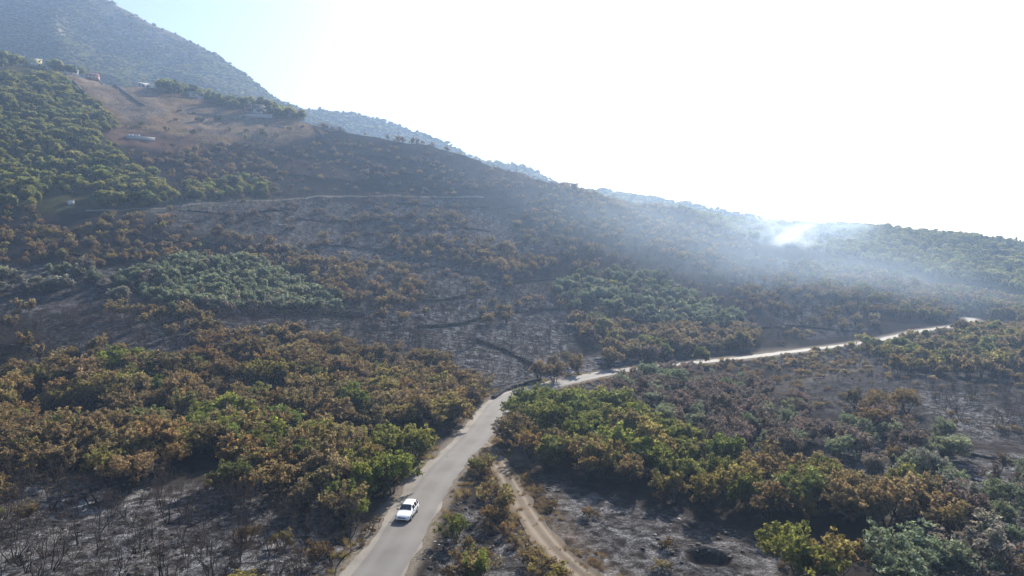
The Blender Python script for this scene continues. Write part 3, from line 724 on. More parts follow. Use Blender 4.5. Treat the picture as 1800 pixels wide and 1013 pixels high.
 ([(1050, 705), (1100, 668), (1220, 660), (1330, 690), (1430, 722), (1450, 765), (1405, 812), (1330, 820), (1200, 785), (1060, 735)], 3.7, [('olive', 'olive', 4), ('olive', 'purple', 5), ('olive', 'grey', .6)], (3.4, 4.8), 'in the half scorched grove below the road'),
 # green belt along the ash field
 ([(888, 770), (900, 735), (1000, 718), (1100, 752), (1200, 795), (1300, 835), (1400, 862), (1520, 885), (1500, 930), (1380, 935), (1240, 908), (1080, 858), (970, 815), (905, 790)], 3.7, [('green', 'mixed', 2.5), ('green', 'green', 3.4), ('scorched', 'brown', 1.4), ('green', 'yellow', 2), ('green', 'lime', 1.4), ('green', 'dark', .8)], (3.6, 6.2), 'in the green belt along the ash field'),
 ([(892, 748), (905, 728), (1000, 716), (1110, 752), (1210, 800), (1190, 815), (1060, 775), (960, 758), (900, 762)], 3.4, [('green', 'lime', 2), ('green', 'green', 3)], (4.6, 6.2), 'on the road side of the green belt'),
 ([(885, 790), (905, 770), (980, 780), (1090, 820), (1130, 868), (1060, 856), (960, 815), (900, 800)], 3.0, [('scorched', 'brown', 3), ('scorched', 'rust', 2), ('green', 'mixed', 1)], (3.8, 5.2), 'in the green belt near the track mouth'),
 ([(1380, 850), (1500, 862), (1640, 890), (1630, 930), (1500, 940), (1400, 925)], 3.6, [('scorched', 'brown', 4), ('green', 'mixed', 2), ('scorched', 'rust', 1)], (4.2, 5.8), 'at the brown far end of the green belt'),
 # grey scorched olives
 ([(1435, 775), (1540, 742), (1700, 775), (1780, 840), (1950, 930), (1950, 1120), (1720, 1060), (1650, 950), (1640, 885), (1500, 855)], 5.0, [('olive', 'grey', 2.2), ('olive', 'olive', 2.6), ('olive', 'purple', 1.6), ('scorched', 'brown', 1.6), ('bare', 'bare', 1)], (3.6, 5.2), 'among the ash beds of the scorched grove'),
 ([(1500, 710), (1600, 715), (1620, 750), (1520, 760)], 4.0, [('scorched', 'rust', 2), ('scorched', 'brown', 2)], (4.0, 5.2), 'in the brown clump beside the open burnt field'),
 # wedge between road and track
 ([(835, 825), (868, 806), (884, 850), (912, 920), (965, 990), (1000, 1040), (1010, 1120), (700, 1120), (752, 955), (800, 885)], 2.9, [('bush', 'brown', 3), ('bush', 'straw', 2), ('bare', 'bare', 2), ('bush', 'rust', 1)], (1.0, 2.6), 'on the wedge between road and dirt track'),
 ([(930, 830), (1000, 900), (1060, 960), (1120, 1040), (1080, 1060), (1000, 960), (930, 880)], 3.4, [('bush', 'straw', 3), ('bush', 'brown', 1)], (.6, 1.5), 'along the verge of the dirt track'),
 ([(980, 860), (1250, 920), (1380, 970), (1400, 1100), (1120, 1100)], 8.5, [('bush', 'brown', 1), ('bush', 'straw', 1)], (.5, 1.3), 'on the open ash field'),
 ([(600, 1000), (640, 940), (700, 880), (770, 810), (835, 730), (842, 735), (780, 810), (712, 880), (652, 945), (615, 1010)], 2.4, [('bush', 'straw', 3), ('bush', 'mixed', 1), ('bush', 'rust', 1)], (.5, 1.2), 'on the stony verge beside the asphalt'),
]
# single trees read one by one: (stem pixel, kind, look, height, width factor, label)
HERO = [
 ((1405, 1040), 'green', 'green', 6.2, 1.1, 'round yellow green tree standing alone at the ash field corner'),
 ((1470, 1045), 'green', 'yellow', 5.6, 1.0, 'yellowing tree leaning on the lone tree at the ash field corner'),
 ((1560, 1030), 'olive', 'olive', 6.0, 1.1, 'tall silvery green olive tree at the scorched grove entrance'),
 ((1640, 1020), 'olive', 'olive', 5.4, 1.2, 'broad silvery green olive tree with dark forked trunk'),
 ((1600, 1065), 'olive', 'olive', 5.0, 1.2, 'low silvery green olive tree below the forked one'),
 ((1700, 985), 'olive', 'grey', 6.2, 1.25, 'large pale grey scorched olive with open spreading limbs'),
 ((1790, 1040), 'olive', 'grey', 6.4, 1.1, 'pale grey scorched olive beside the white ash channel'),
 ((690, 868), 'green', 'lime', 6.0, .95, 'bright green tree at the verge directly above the white car'),
 ((735, 815), 'green', 'green', 6.0, .9, 'tall green tree on the verge above the bright green one'),
 ((600, 930), 'scorched', 'brown', 5.4, 1.0, 'brown scorched tree closest to the ash clearing by the verge'),
 ((215, 705), 'green', 'lime', 5.6, 1.1, 'bright green tree beside two dark junipers'),
 ((262, 690), 'juniper', 'dark', 6.0, 1.0, 'slim dark green juniper rising out of the thicket'),
 ((275, 715), 'juniper', 'dark', 4.6, 1.2, 'shorter dark green juniper at the slim one\'s foot'),
 ((48, 612), 'juniper', 'dark', 4.2, 1.4, 'rounded dark green juniper above the field wall'),
 ((1260, 845), 'juniper', 'dark', 5.2, 1.0, 'dark green juniper inside the green belt'),
 ((1050, 800), 'juniper', 'dark', 4.8, 1.1, 'dark green juniper near the brown end of the green belt'),
 ((305, 800), 'juniper', 'dark', 4.6, 1.2, 'dark green juniper shaded in the thicket'),
 ((880, 715), 'green', 'green', 0.1, .1, None),
 ((925, 745), 'green', 'green', 6.0, 1.1, 'leafy green tree leaning over the road bend'),
 ((870, 905), 'bush', 'mixed', 3.8, 1.1, 'tall half green bush beside the dirt track bend'),
 ((850, 835), 'bush', 'mixed', 3.0, 1.1, 'half green bush at the tip of the wedge'),
 ((800, 955), 'bush', 'green', 3.2, .8, 'leafy green bush near the asphalt edge on the wedge'),
 ((838, 1025), 'bush', 'lime', 3.4, .65, 'slender bright green bush on the wedge'),
 ((960, 1030), 'bush', 'yellow', 2.4, 1.4, 'broad yellow green bush between the wheel track and the wedge'),
 ((945, 672), 'scorched', 'brown', 5.6, 1.0, 'first brown tree across the road beyond the bend'),
 ((975, 674), 'scorched', 'brown', 5.2, 1.1, 'second brown tree across the road beyond the bend'),
 ((1018, 660), 'scorched', 'rust', 5.4, .9, 'rust coloured tree across the road beyond the bend'),
 ((1072, 648), 'scorched', 'brown', 6.0, 1.0, 'lone round brown tree above the road on ash'),
 ((1232, 640), 'green', 'green', 4.8, 1.0, 'dark green topped tree at the roadside of the far stretch'),
 ((1300, 618), 'green', 'mixed', 6.4, 1.1, 'large round green tree above the far stretch of road'),
 ((1195, 625), 'scorched', 'brown', 5.0, 1.0, 'small brown tree beside the green topped roadside tree'),
 ((1520, 612), 'scorched', 'yellow', 4.6, 1.2, 'yellowing tree where the road dips from sight'),
 ((880, 565), 'bare', 'bare', 6.6, 1.0, 'tall leafless charred tree by the middle stone wall'),
 ((88, 900), 'bare', 'bare', 6.6, 1.3, 'big leafless charred tree leaning out of the brown thicket'),
]

CAND = []                     # dict(x,y,z,kind,look,h,w,label,group)
def palette(look, rng):
    c = np.array(PAL[look][int(rng.integers(len(PAL[look])))]) * rng.uniform(.82, 1.18) * np.array([rng.uniform(.93, 1.07), 1, rng.uniform(.92, 1.08)])
    return tuple(float(v) for v in c)

zr = np.random.default_rng(21)
for poly, sp, mix_, (h0, h1), place in ZT:
    gx = np.arange(-520, 560, sp); gy = np.arange(36, 560, sp)
    A, B = np.meshgrid(gx, gy); A = A + ((np.arange(len(gy)) % 2) * sp / 2)[:, None]
    x = (A + zr.uniform(-.42, .42, A.shape) * sp).ravel(); y = (B + zr.uniform(-.42, .42, A.shape) * sp).ravel()
    keep = np.abs(x) < y * 1.05 + 12
    x, y = x[keep], y[keep]
    z = BASE(x, y)
    X, R = pix(x, y, z); P = np.array(poly, float)
    keep = (X > P[:, 0].min() - 30) & (X < P[:, 0].max() + 30) & (R > P[:, 1].min() - 30) & (R < P[:, 1].max() + 30)
    x, y = x[keep], y[keep]
    z = ground(x, y); X, R = pix(x, y, z)
    jit = zr.normal(0, 1, (2, len(x))) * np.clip(700 / np.maximum(np.hypot(x, y), 40), 1, 9)
    keep = inpoly(X + jit[0], R + jit[1] * .4, poly)
    d, _ = near_line(x, y, ROAD); d2, _ = near_line(x, y, TRACK)
    small = h1 < 2.0
    keep &= (d > (3.6 if small else 4.7)) & (d2 > (1.9 if small else 3.0))
    if 'thicket' in place and h1 > 3: keep &= fbm(x, y, 13, 2, 61) > -.36 + .12 * zr.random(len(x))
    x, y, z = x[keep], y[keep], z[keep]; dk, dk2 = d[keep], d2[keep]
    wts = np.array([m[2] for m in mix_], float); wts /= wts.sum(); cum = np.cumsum(wts)
    # neighbours of one look clump together
    nz = np.clip(.5 + .5 * fbm(x, y, 16, 2, len(CAND) % 97), 0, 1)
    pick = np.searchsorted(cum, np.clip(.6 * zr.random(len(x)) + .8 * (nz - .25), 0, .9999))
    for k in range(len(x)):
        kind, look, _ = mix_[pick[k]]
        h = zr.uniform(h0, h1) * (.9 if kind == 'bare' else 1)
        wd = zr.uniform(.8, 1.25); q = (h - h0) / (h1 - h0)
        if sp > 2.5 and zr.random() < .16: h *= .66; q = 0
        elif sp > 2.5 and zr.random() < .06: h *= 1.2; q = 1
        size = ('low ' if q < .3 else 'tall ' if q > .72 else '') + ('narrow ' if wd < .93 else 'broad ' if wd > 1.12 else '')
        pl_ = place + (' by the asphalt' if dk[k] < 8 and 'asphalt' not in place else ' by the dirt track' if dk2[k] < 5 and 'track' not in place else '')
        if len(f'{size}{LOOK[look]} {NOUN[kind]} {pl_}'.split()) > 16: pl_ = place
        CAND.append(dict(x=x[k], y=y[k], z=z[k], kind=kind, look=look, h=h, w=wd, label=f'{size}{LOOK[look]} {NOUN[kind]} {pl_}', group=f'{size}{LOOK[look]} {NOUN[kind]}s {pl_}', hero=False))
for (p, kind, look, h, w, label) in HERO:
    if label is None: continue
    x, y, z = hit(*p)
    CAND.append(dict(x=x, y=y, z=z, kind=kind, look=look, h=h, w=w, label=label, group=None, hero=True))

HOUSEPX = [(62, 106), (123, 117), (161, 122), (252, 147), (345, 171), (445, 198), (590, 221), (248, 246), (125, 361)]
HXY = np.array([hit(*p)[:2] for p in HOUSEPX])
def clear_of_houses(c):
    for hx, hy in HXY:
        u = np.array([hx, hy]) / math.hypot(hx, hy); d = np.array([c['x'] - hx, c['y'] - hy]); al = d @ u; la = abs(d[0] * u[1] - d[1] * u[0])
        if -22 < al < 11 and la < 8.5 and c['h'] > 2.2 or math.hypot(*d) < 9: return False
    return True
CAND = [c for c in CAND if c['hero'] or clear_of_houses(c)]
XY = np.array([(c['x'], c['y'], c['z']) for c in CAND]); DIST = np.hypot(XY[:, 0], XY[:, 1])
PX, PR = pix(XY[:, 0], XY[:, 1], XY[:, 2])
REST = {}
tree_rng = np.random.default_rng(5)
LIMIT = 295
n_ind = 0
for kind in KINDS:
    idx = [i for i, c in enumerate(CAND) if c['kind'] == kind]
    def score(i):
        c = CAND[i]; hp = c['h'] * F / DIST[i]
        vis = -30 < PX[i] < 1830 and 0 < PR[i] < 1013 + hp * .6
        return (1e6 if c['hero'] else 0) + (c['h'] / DIST[i] if vis else -1)
    idx.sort(key=lambda i: -score(i))
    for n, i in enumerate(idx):
        c = CAND[i]; lod = 0 if DIST[i] < 175 else 1
        pl = PROTO[kind, lod]; pi = int(tree_rng.integers(len(pl)))
        rot = tree_rng.uniform(0, 6.28); tint = palette(c['look'], tree_rng)
        if n < LIMIT and score(i) > 0:
            o = obj(NAME[kind], None, None, (c['x'], c['y'], c['z'] - .05), (tree_rng.normal(0, .05), tree_rng.normal(0, .05), rot), (c['h'] * c['w'], c['h'] * c['w'], c['h']))
            o.empty_display_size = .2
            tag(o, c['label'], CAT[kind], c['group'])
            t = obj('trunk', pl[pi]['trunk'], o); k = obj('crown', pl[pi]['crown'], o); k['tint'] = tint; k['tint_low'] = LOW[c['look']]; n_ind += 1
        else:
            hp = c['h'] * F / DIST[i]
            if -400 < PX[i] < 2200 and PR[i] < 1013 + 2.5 * hp:
                REST.setdefault(kind, []).append((c['x'], c['y'], c['z'] - .05, rot, c['h'], c['w'], pi + (0 if lod == 0 else len(PROTO[kind, 0])), tint, LOW[c['look']]))

# ------------------------------------------------------------------ masses past the countable ones: points that carry whole trees
def scatter(name, label, cat, pts, meshes):
    """pts: (x,y,z,rot,height,width,index,tint)"""
    src = bpy.data.collections.new(name + '_kinds')
    for k, me in enumerate(meshes):
        src.objects.link(bpy.data.objects.new(f'{name}_kind_{k:02d}', me))
    me = bpy.data.meshes.new(name); n = len(pts)
    me.vertices.add(n); me.vertices.foreach_set('co', np.array([p[:3] for p in pts], np.float32).ravel())
    a = me.attributes.new('turn', 'FLOAT_VECTOR', 'POINT'); a.data.foreach_set('vector', np.array([(0, 0, p[3]) for p in pts], np.float32).ravel())
    a = me.attributes.new('size', 'FLOAT_VECTOR', 'POINT'); a.data.foreach_set('vector', np.array([(p[4] * p[5], p[4] * p[5], p[4]) for p in pts], np.float32).ravel())
    a = me.attributes.new('pick', 'INT', 'POINT'); a.data.foreach_set('value', np.array([p[6] for p in pts], np.int32))
    a = me.attributes.new('tint', 'FLOAT_COLOR', 'POINT'); a.data.foreach_set('color', np.array([(*p[7], 1) for p in pts], np.float32).ravel())
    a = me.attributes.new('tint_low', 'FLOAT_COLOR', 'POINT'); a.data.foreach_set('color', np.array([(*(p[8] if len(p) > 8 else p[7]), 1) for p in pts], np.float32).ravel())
    o = obj(name, me); tag(o, label, cat, None, 'stuff')
    g = bpy.data.node_groups.new(name, 'GeometryNodeTree')
    g.interface.new_socket('Geometry', in_out='INPUT', socket_type='NodeSocketGeometry'); g.interface.new_socket('Geometry', in_out='OUTPUT', socket_type='NodeSocketGeometry')
    N, L = g.nodes, g.links
    gi = N.new('NodeGroupInput'); go = N.new('NodeGroupOutput'); ci = N.new('GeometryNodeCollectionInfo'); ip = N.new('GeometryNodeInstanceOnPoints')
    ci.inputs['Collection'].default_value = src; ci.inputs['Separate Children'].default_value = True; ci.inputs['Reset Children'].default_value = True
    def attr(nm, ty):
        k = N.new('GeometryNodeInputNamedAttribute'); k.data_type = ty; k.inputs[0].default_value = nm; return k.outputs[0]
    L.new(gi.outputs[0], ip.inputs['Points']); L.new(ci.outputs[0], ip.inputs['Instance']); ip.inputs['Pick Instance'].default_value = True
    L.new(attr('pick', 'INT'), ip.inputs['Instance Index']); L.new(attr('size', 'FLOAT_VECTOR'), ip.inputs['Scale'])
    er = N.new('FunctionNodeEulerToRotation'); L.new(attr('turn', 'FLOAT_VECTOR'), er.inputs[0]); L.new(er.outputs[0], ip.inputs['Rotation'])
    L.new(ip.outputs[0], go.inputs[0])
    md = o.modifiers.new('trees', 'NODES'); md.node_group = g
    return o
STUFF = {'scorched': ('scorched_shrubbery', 'far scorched brown woodland merging over the burnt slopes'), 'green': ('forest', 'far green woodland covering hillside and far hill'),
         'olive': ('olive_foliage', 'farther olive crowns merging in the groves'), 'bare': ('charred_undergrowth', 'thin charred stems standing all over the burnt slopes'),
         'bush': ('shrubbery', 'small dry and scorched shrubs dotted over the slopes'), 'juniper': ('juniper_shrubbery', 'far junipers')}
for kind, pts in REST.items():
    if pts: scatter(STUFF[kind][0], STUFF[kind][1], 'woodland', pts, [p['both'] for p in PROTO[kind, 0]] + [p['both'] for p in PROTO[kind, 1]])

# scrub on the mountains
def mountain_scrub(V, name, label, n, hs, seed, pal):
    rng = np.random.default_rng(seed); pts = []
    a, b = V.shape[:2]
    i = rng.uniform(0, a - 1.001, n * 4); j = rng.uniform(0, 90 * .999, n * 4)
    i0 = i.astype(int); j0 = j.astype(int); s = (i - i0)[:, None]; t = (j - j0)[:, None]
    P = (V[i0, j0] * (1 - s) + V[i0 + 1, j0] * s) * (1 - t) + (V[i0, j0 + 1] * (1 - s) + V[i0 + 1, j0 + 1] * s) * t
    X, R = pix(P[:, 0], P[:, 1], P[:, 2])
    dens = fbm(P[:, 0], P[:, 1], 70, 3, seed) + .35
    ok = (X > -150) & (X < 1950) & (R > -80) & (rng.random(n * 4) < np.clip(dens * 1.6 + smooth(330, 180, P[:, 2]) * .7, .10, 1))
    g = ground(P[:, 0], P[:, 1]); ok &= P[:, 2] > g - 1
    m = len(PROTO['green', 1])
    for p in P[ok][:n]:
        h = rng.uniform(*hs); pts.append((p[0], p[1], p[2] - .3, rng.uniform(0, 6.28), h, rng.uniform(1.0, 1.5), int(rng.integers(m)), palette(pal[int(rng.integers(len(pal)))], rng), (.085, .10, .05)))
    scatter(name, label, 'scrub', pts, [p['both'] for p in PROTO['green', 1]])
mountain_scrub(MT1, 'mountain_shrubbery', 'green scrub and low trees clothing the steep mountain', 24000, (1.8, 4.4), 3, ['forest', 'forest', 'dark', 'mixed'])
mountain_scrub(MT2, 'ridge_shrubbery', 'low trees clothing the pale hazy ridge', 10000, (3.0, 6.0), 4, ['forest', 'dark'])
print('TREES', len(CAND), 'individual', n_ind, {k: len(v) for k, v in REST.items()}, {k: [p['n'] for p in v] for k, v in PROTO.items()})
# ------------------------------------------------------------------ roads
def strip(name, L, offs, zfun, mat_, jag=0.0, seed=0, label=None, thin=None):
    """a sheet along a centre line; offs = lateral offsets across it"""
    T = np.gradient(L, axis=0); T /= np.linalg.norm(T, axis=1, keepdims=True); Nn = np.stack([T[:, 1], -T[:, 0]], 1)
    s = np.concatenate([[0], np.cumsum(np.linalg.norm(np.diff(L, axis=0), axis=1))])
    V = []; UV = []
    for k, o in enumerate(offs):
        o = np.full(len(s), float(o)) * (thin if thin is not None else 1.0)
        e = jag * fbm(s, s * 0 + k * 7.7 + seed, 3.0, 3, seed) if k in (0, len(offs) - 1) else 0
        p = L + Nn * (o + e * np.sign(o))[:, None]
        V.append(np.column_stack([p, zfun(p[:, 0], p[:, 1], offs[k])])); UV.append(np.column_stack([np.full(len(s), (offs[k] - offs[0]) / (offs[-1] - offs[0])), s / 10]))
    n = len(L); V = np.array(V); k = len(offs)
    idx = np.arange(k * n).reshape(k, n)
    Fq = np.stack([idx[:-1, :-1], idx[1:, :-1], idx[1:, 1:], idx[:-1, 1:]], -1).reshape(-1, 4)[:, ::-1]
    me = mesh(name, V.reshape(-1, 3), Fq, [mat_], None, True)
    a = me.attributes.new('across', 'FLOAT_COLOR', 'POINT'); u = np.array(UV).reshape(-1, 2)
    a.data.foreach_set('color', np.column_stack([u[:, 0], u[:, 1] % 1000, u[:, 0] * 0, u[:, 0] * 0 + 1]).astype(np.float32).ravel())
    o = obj(name, me); tag(o, label, 'road', None, 'structure'); return o

def road_mat(name, c0, c1, rut=None, rough=.7, spec=.5, scale=6, bump=.25):
    m, n, l, p = mat(name); p.inputs['Specular IOR Level'].default_value = spec; p.inputs['Roughness'].default_value = rough
    tc = n.new('ShaderNodeTexCoord'); mp = n.new('ShaderNodeMapping'); l.new(tc.outputs['Object'], mp.inputs[0])
    a = n.new('ShaderNodeTexNoise'); a.inputs['Scale'].default_value = scale; a.inputs['Detail'].default_value = 9; a.inputs['Roughness'].default_value = .7
    b = n.new('ShaderNodeTexNoise'); b.inputs['Scale'].default_value = .22; b.inputs['Detail'].default_value = 5
    l.new(mp.outputs[0], a.inputs['Vector']); l.new(mp.outputs[0], b.inputs['Vector'])
    ad = n.new('ShaderNodeMath'); ad.operation = 'MULTIPLY_ADD'; ad.inputs[1].default_value = .45; l.new(a.outputs['Fac'], ad.inputs[0])
    b2 = n.new('ShaderNodeMath'); b2.operation = 'MULTIPLY'; b2.inputs[1].default_value = .55; l.new(b.outputs['Fac'], b2.inputs[0]); l.new(b2.outputs[0], ad.inputs[2])
    r = ramp(n, [(.36, c0), (.64, c1)]); l.new(ad.outputs[0], r.inputs[0]); col = r.outputs[0]
    at = n.new('ShaderNodeAttribute'); at.attribute_name = 'across'; sp = n.new('ShaderNodeSeparateColor'); l.new(at.outputs['Color'], sp.inputs[0])
    if rut:
        # worn wheel lines along the way, a little warped by noise
        w = n.new('ShaderNodeMath'); w.operation = 'MULTIPLY_ADD'; w.inputs[1].default_value = .10; l.new(a.outputs['Fac'], w.inputs[0]); l.new(sp.outputs[0], w.inputs[2])
        rr = ramp(n, rut[0]); l.new(w.outputs[0], rr.inputs[0])
        mx = n.new('ShaderNodeMix'); mx.data_type = 'RGBA'; l.new(rr.outputs[0], mx.inputs[0]); l.new(col, mx.inputs[6]); mx.inputs[7].default_value = (*rut[1], 1); col = mx.outputs[2]
    l.new(col, p.inputs['Base Color'])
    bp = n.new('ShaderNodeBump'); bp.inputs['Strength'].default_value = bump; bp.inputs['Distance'].default_value = .03; l.new(a.outputs['Fac'], bp.inputs['Height']); l.new(bp.outputs[0], p.inputs['Normal'])
    return m
g = lambda v: (v, v, v)
M['asphalt'] = road_mat('asphalt', (.102, .097, .092), (.162, .155, .147), ([(.10, g(.0)), (.26, g(.35)), (.40, g(.02)), (.62, g(.02)), (.80, g(.35)), (1.0, g(0))], (.185, .181, .177)), .75, .16, 9)
M['gravel'] = road_mat('gravel_shoulder', (.12, .108, .095), (.24, .22, .195), None, .85, .3, 5, .5)
M['track'] = road_mat('track_dirt', (.075, .060, .048), (.17, .135, .10), ([(.18, g(0)), (.32, g(.75)), (.42, g(.1)), (.58, g(.0)), (.74, g(.75)), (.92, g(0))], (.27, .225, .175)), .95, .1, 5, .8)
M['dirtroad'] = road_mat('upper_road_dirt', (.09, .08, .072), (.19, .17, .15), None, .95, .1, 2, .5)
flatz = lambda dz: (lambda x, y, o: np.full(len(x), dz) )
RL = catmull(rp, 1.0); far_ = 1 - .30 * smooth(150, 190, RL[:, 1])
strip('road_shoulder', RL, [-3.3, -1.8, 0, 1.6, 2.42], flatz(-.030), M['gravel'], .7, 3, 'stony gravel shoulder along the asphalt road', far_ - .05 * smooth(150, 190, RL[:, 1]))
strip('road', RL, [-2.25, -1.5, -.75, 0, .75, 1.5, 2.25], lambda x, y, o: np.full(len(x), .012 - .004 * abs(o)), M['asphalt'], .26, 5, 'narrow grey asphalt road winding through the burnt valley', far_)
TL = catmull([flat_hit(*p) for p in TRACKPX], .5)
strip('dirt_track', TL, [-1.45, -.9, -.45, 0, .45, .9, 1.45], lambda x, y, o: ground(x, y) + .075 - .03 * (abs(abs(o) - .68) < .3), M['track'], .5, 9, 'pale dirt track with two wheel ruts leaving the road')
UP = [hit(*p)[:2] for p in [(150, 372), (225, 370), (300, 366), (400, 357), (500, 352), (600, 347), (680, 345), (760, 347), (850, 348)]]
UL = catmull(UP, 2.0)
strip('upper_dirt_road', UL, [-.9, -.5, 0, .5, .9], lambda x, y, o: ground(x, y) + .16, M['dirtroad'], .5, 11, 'pale dirt road crossing the burnt slope')

# ------------------------------------------------------------------ dry stone walls
STONE_V = np.array([(sx, sy, sz) for sz in (-1, 1) for sx, sy in ((-1, -1), (1, -1), (1, 1), (-1, 1))], float)
STONE_F = np.array([(3, 2, 1, 0), (4, 5, 6, 7), (0, 1, 5, 4), (1, 2, 6, 5), (2, 3, 7, 6), (3, 0, 4, 7)])
def stones(rng, P, S, R):
    n = len(P); V = STONE_V[None] * S[:, None, :] * rng.uniform(.62, 1.05, (n, 8, 1)) + rng.normal(0, .08, (n, 8, 3)) * S[:, None, :]
    c, s = np.cos(R)[:, None], np.sin(R)[:, None]
    x = V[..., 0] * c - V[..., 1] * s; y = V[..., 0] * s + V[..., 1] * c
    V = np.stack([x, y, V[..., 2]], -1) + P[:, None, :]
    Fc = (STONE_F[None] + (np.arange(n) * 8)[:, None, None]).reshape(-1, 4)
    return V.reshape(-1, 3), Fc
def stone_wall(pxs, h, label, mat_, seed, thick=.7):
    rng = np.random.default_rng(seed)
    L = catmull([hit(*p)[:2] for p in pxs], .55); z = ground(L[:, 0], L[:, 1])
    T = np.gradient(L, axis=0); T /= np.linalg.norm(T, axis=1, keepdims=True) + 1e-9; N2 = np.stack([T[:, 1], -T[:, 0]], 1); ang = np.arctan2(T[:, 1], T[:, 0])
    hh = h * (.8 + .35 * fbm(L[:, 0], L[:, 1], 8, 2, seed)); o3 = []
    P = []; S = []; R = []
    for k in range(len(L)):
        if rng.random() < .12: hh[k] *= rng.uniform(.35, .8)
        courses = max(1, int(hh[k] / .34))
        for c in range(courses):
            for side in (-1, 1):
                zz = z[k] + .12 + c * .34 + rng.normal(0, .03); off = side * (thick / 2 - .12 - .05 * c / courses)
                P.append((L[k, 0] + N2[k, 0] * off + T[k, 0] * rng.normal(0, .08), L[k, 1] + N2[k, 1] * off + T[k, 1] * rng.normal(0, .08), zz)); S.append((rng.uniform(.18, .42), rng.uniform(.16, .32), rng.uniform(.13, .27))); R.append(ang[k] + rng.normal(0, .25))
    P, S, R = np.array(P), np.array(S), np.array(R)
    base = P[:, :].mean(0)
    root = obj('dry_stone_wall', None, None, (float(L[0, 0]), float(L[0, 1]), float(z[0]))); root.empty_display_size = .3
    tag(root, label, 'wall', 'terrace walls on the burnt slope' if 'low blackened terrace' in label else 'dry stone walls')
    V, Fc = stones(rng, P - np.array(root.location), S, R)
    s = obj('stones', mesh('wall_stones', V, Fc, [mat_]), root); s['kind'] = 'stuff'
    # packed core between the faces
    V = []; Fq = []; n = len(L); l0 = np.array(root.location)
    for sgn, up in ((-1, 0), (-1, 1), (1, 1), (1, 0)):
        V.append(np.column_stack([L + N2 * sgn * thick * .3, z + np.where(up, hh * .5, -.4)]) - l0)
    V = np.array(V); idx = np.arange(4 * n).reshape(4, n)
    for a in range(3): Fq.append(np.stack([idx[a, :-1], idx[a, 1:], idx[a + 1, 1:], idx[a + 1, :-1]], -1))
    obj('core', mesh('wall_core', V.reshape(-1, 3), np.concatenate(Fq), [mat_]), root)
for k, (pxs, h, label, m_) in enumerate([
    ([(735, 578), (800, 573), (870, 555), (930, 549), (1010, 546)], 1.5, 'dark dry stone wall curving across the middle of the ash slope', 'stone'),
    ([(840, 602), (880, 616), (935, 642)], 1.2, 'short dark dry stone wall slanting down to the road', 'stone'),
    ([(235, 546), (330, 555), (450, 556), (560, 554), (640, 556)], 1.6, 'long terrace wall holding up the first olive grove', 'stone'),
    ([(150, 494), (190, 512), (235, 545)], 1.3, 'dark stone wall at the corner of the olive terrace', 'stone'),
    ([(-60, 600), (60, 616), (120, 631), (185, 645)], 1.2, 'blackened field wall above the yellowing thicket edge', 'stone'),
    ([(868, 701), (890, 687), (915, 679), (950, 670)], 1.1, 'dark roadside wall on the outside of the bend', 'stone'),
    ([(172, 136), (215, 160), (255, 186)], 1.3, 'grey wall running down the tan dry field', 'palestone'),
    ([(118, 136), (135, 150), (152, 168)], 1.3, 'grey wall along the edge of the unburnt wood', 'palestone'),
    ([(552, 226), (570, 250), (592, 272)], 1.3, 'dark wall running down from the brick shell house', 'stone'),
    ([(1200, 414), (1250, 432), (1300, 456)], 1.4, 'stone wall on the smoky burnt spur', 'stone'),
    ([(1330, 578), (1420, 577), (1515, 584)], 1.3, 'dark terrace wall above the far stretch of road', 'stone'),
    ([(330, 200), (420, 210), (500, 226)], .9, 'low broken wall crossing the dry field', 'palestone'),
    ([(640, 330), (700, 338), (800, 338)], 1.1, 'low dark wall above the upper dirt road', 'stone'),
    ([(480, 505), (560, 470), (640, 455)], .9, 'broken terrace wall climbing behind the olive grove', 'stone'),
    ([(1560, 770), (1650, 790), (1790, 815)], .9, 'dark low wall behind the grey scorched olives', 'stone')]):
    stone_wall(pxs, h, label, M[m_], 50 + k)
for k, pxs in enumerate([[(520, 386), (620, 392), (730, 384)], [(640, 415), (760, 402), (860, 408)], [(640, 462), (760, 470), (880, 492)], [(330, 372), (430, 380), (520, 372)], [(700, 360), (800, 366), (920, 360)], [(860, 440), (960, 452), (1060, 446)], [(660, 520), (760, 530), (840, 522)], [(620, 300), (720, 308), (820, 322)], [(600, 270), (700, 280), (780, 292)], [(480, 300), (620, 322), (780, 334), (900, 338)], [(560, 430), (680, 440), (800, 434), (930, 470)], [(250, 420), (380, 432), (500, 446)], [(40, 440), (150, 452), (250, 462)], [(1040, 400), (1140, 420), (1240, 452)], [(900, 500), (980, 492), (1040, 478)], [(380, 590), (520, 600), (640, 616)]]):
    stone_wall(pxs, 1.1, 'low blackened terrace wall crossing the burnt slope', M['stone'], 90 + k)

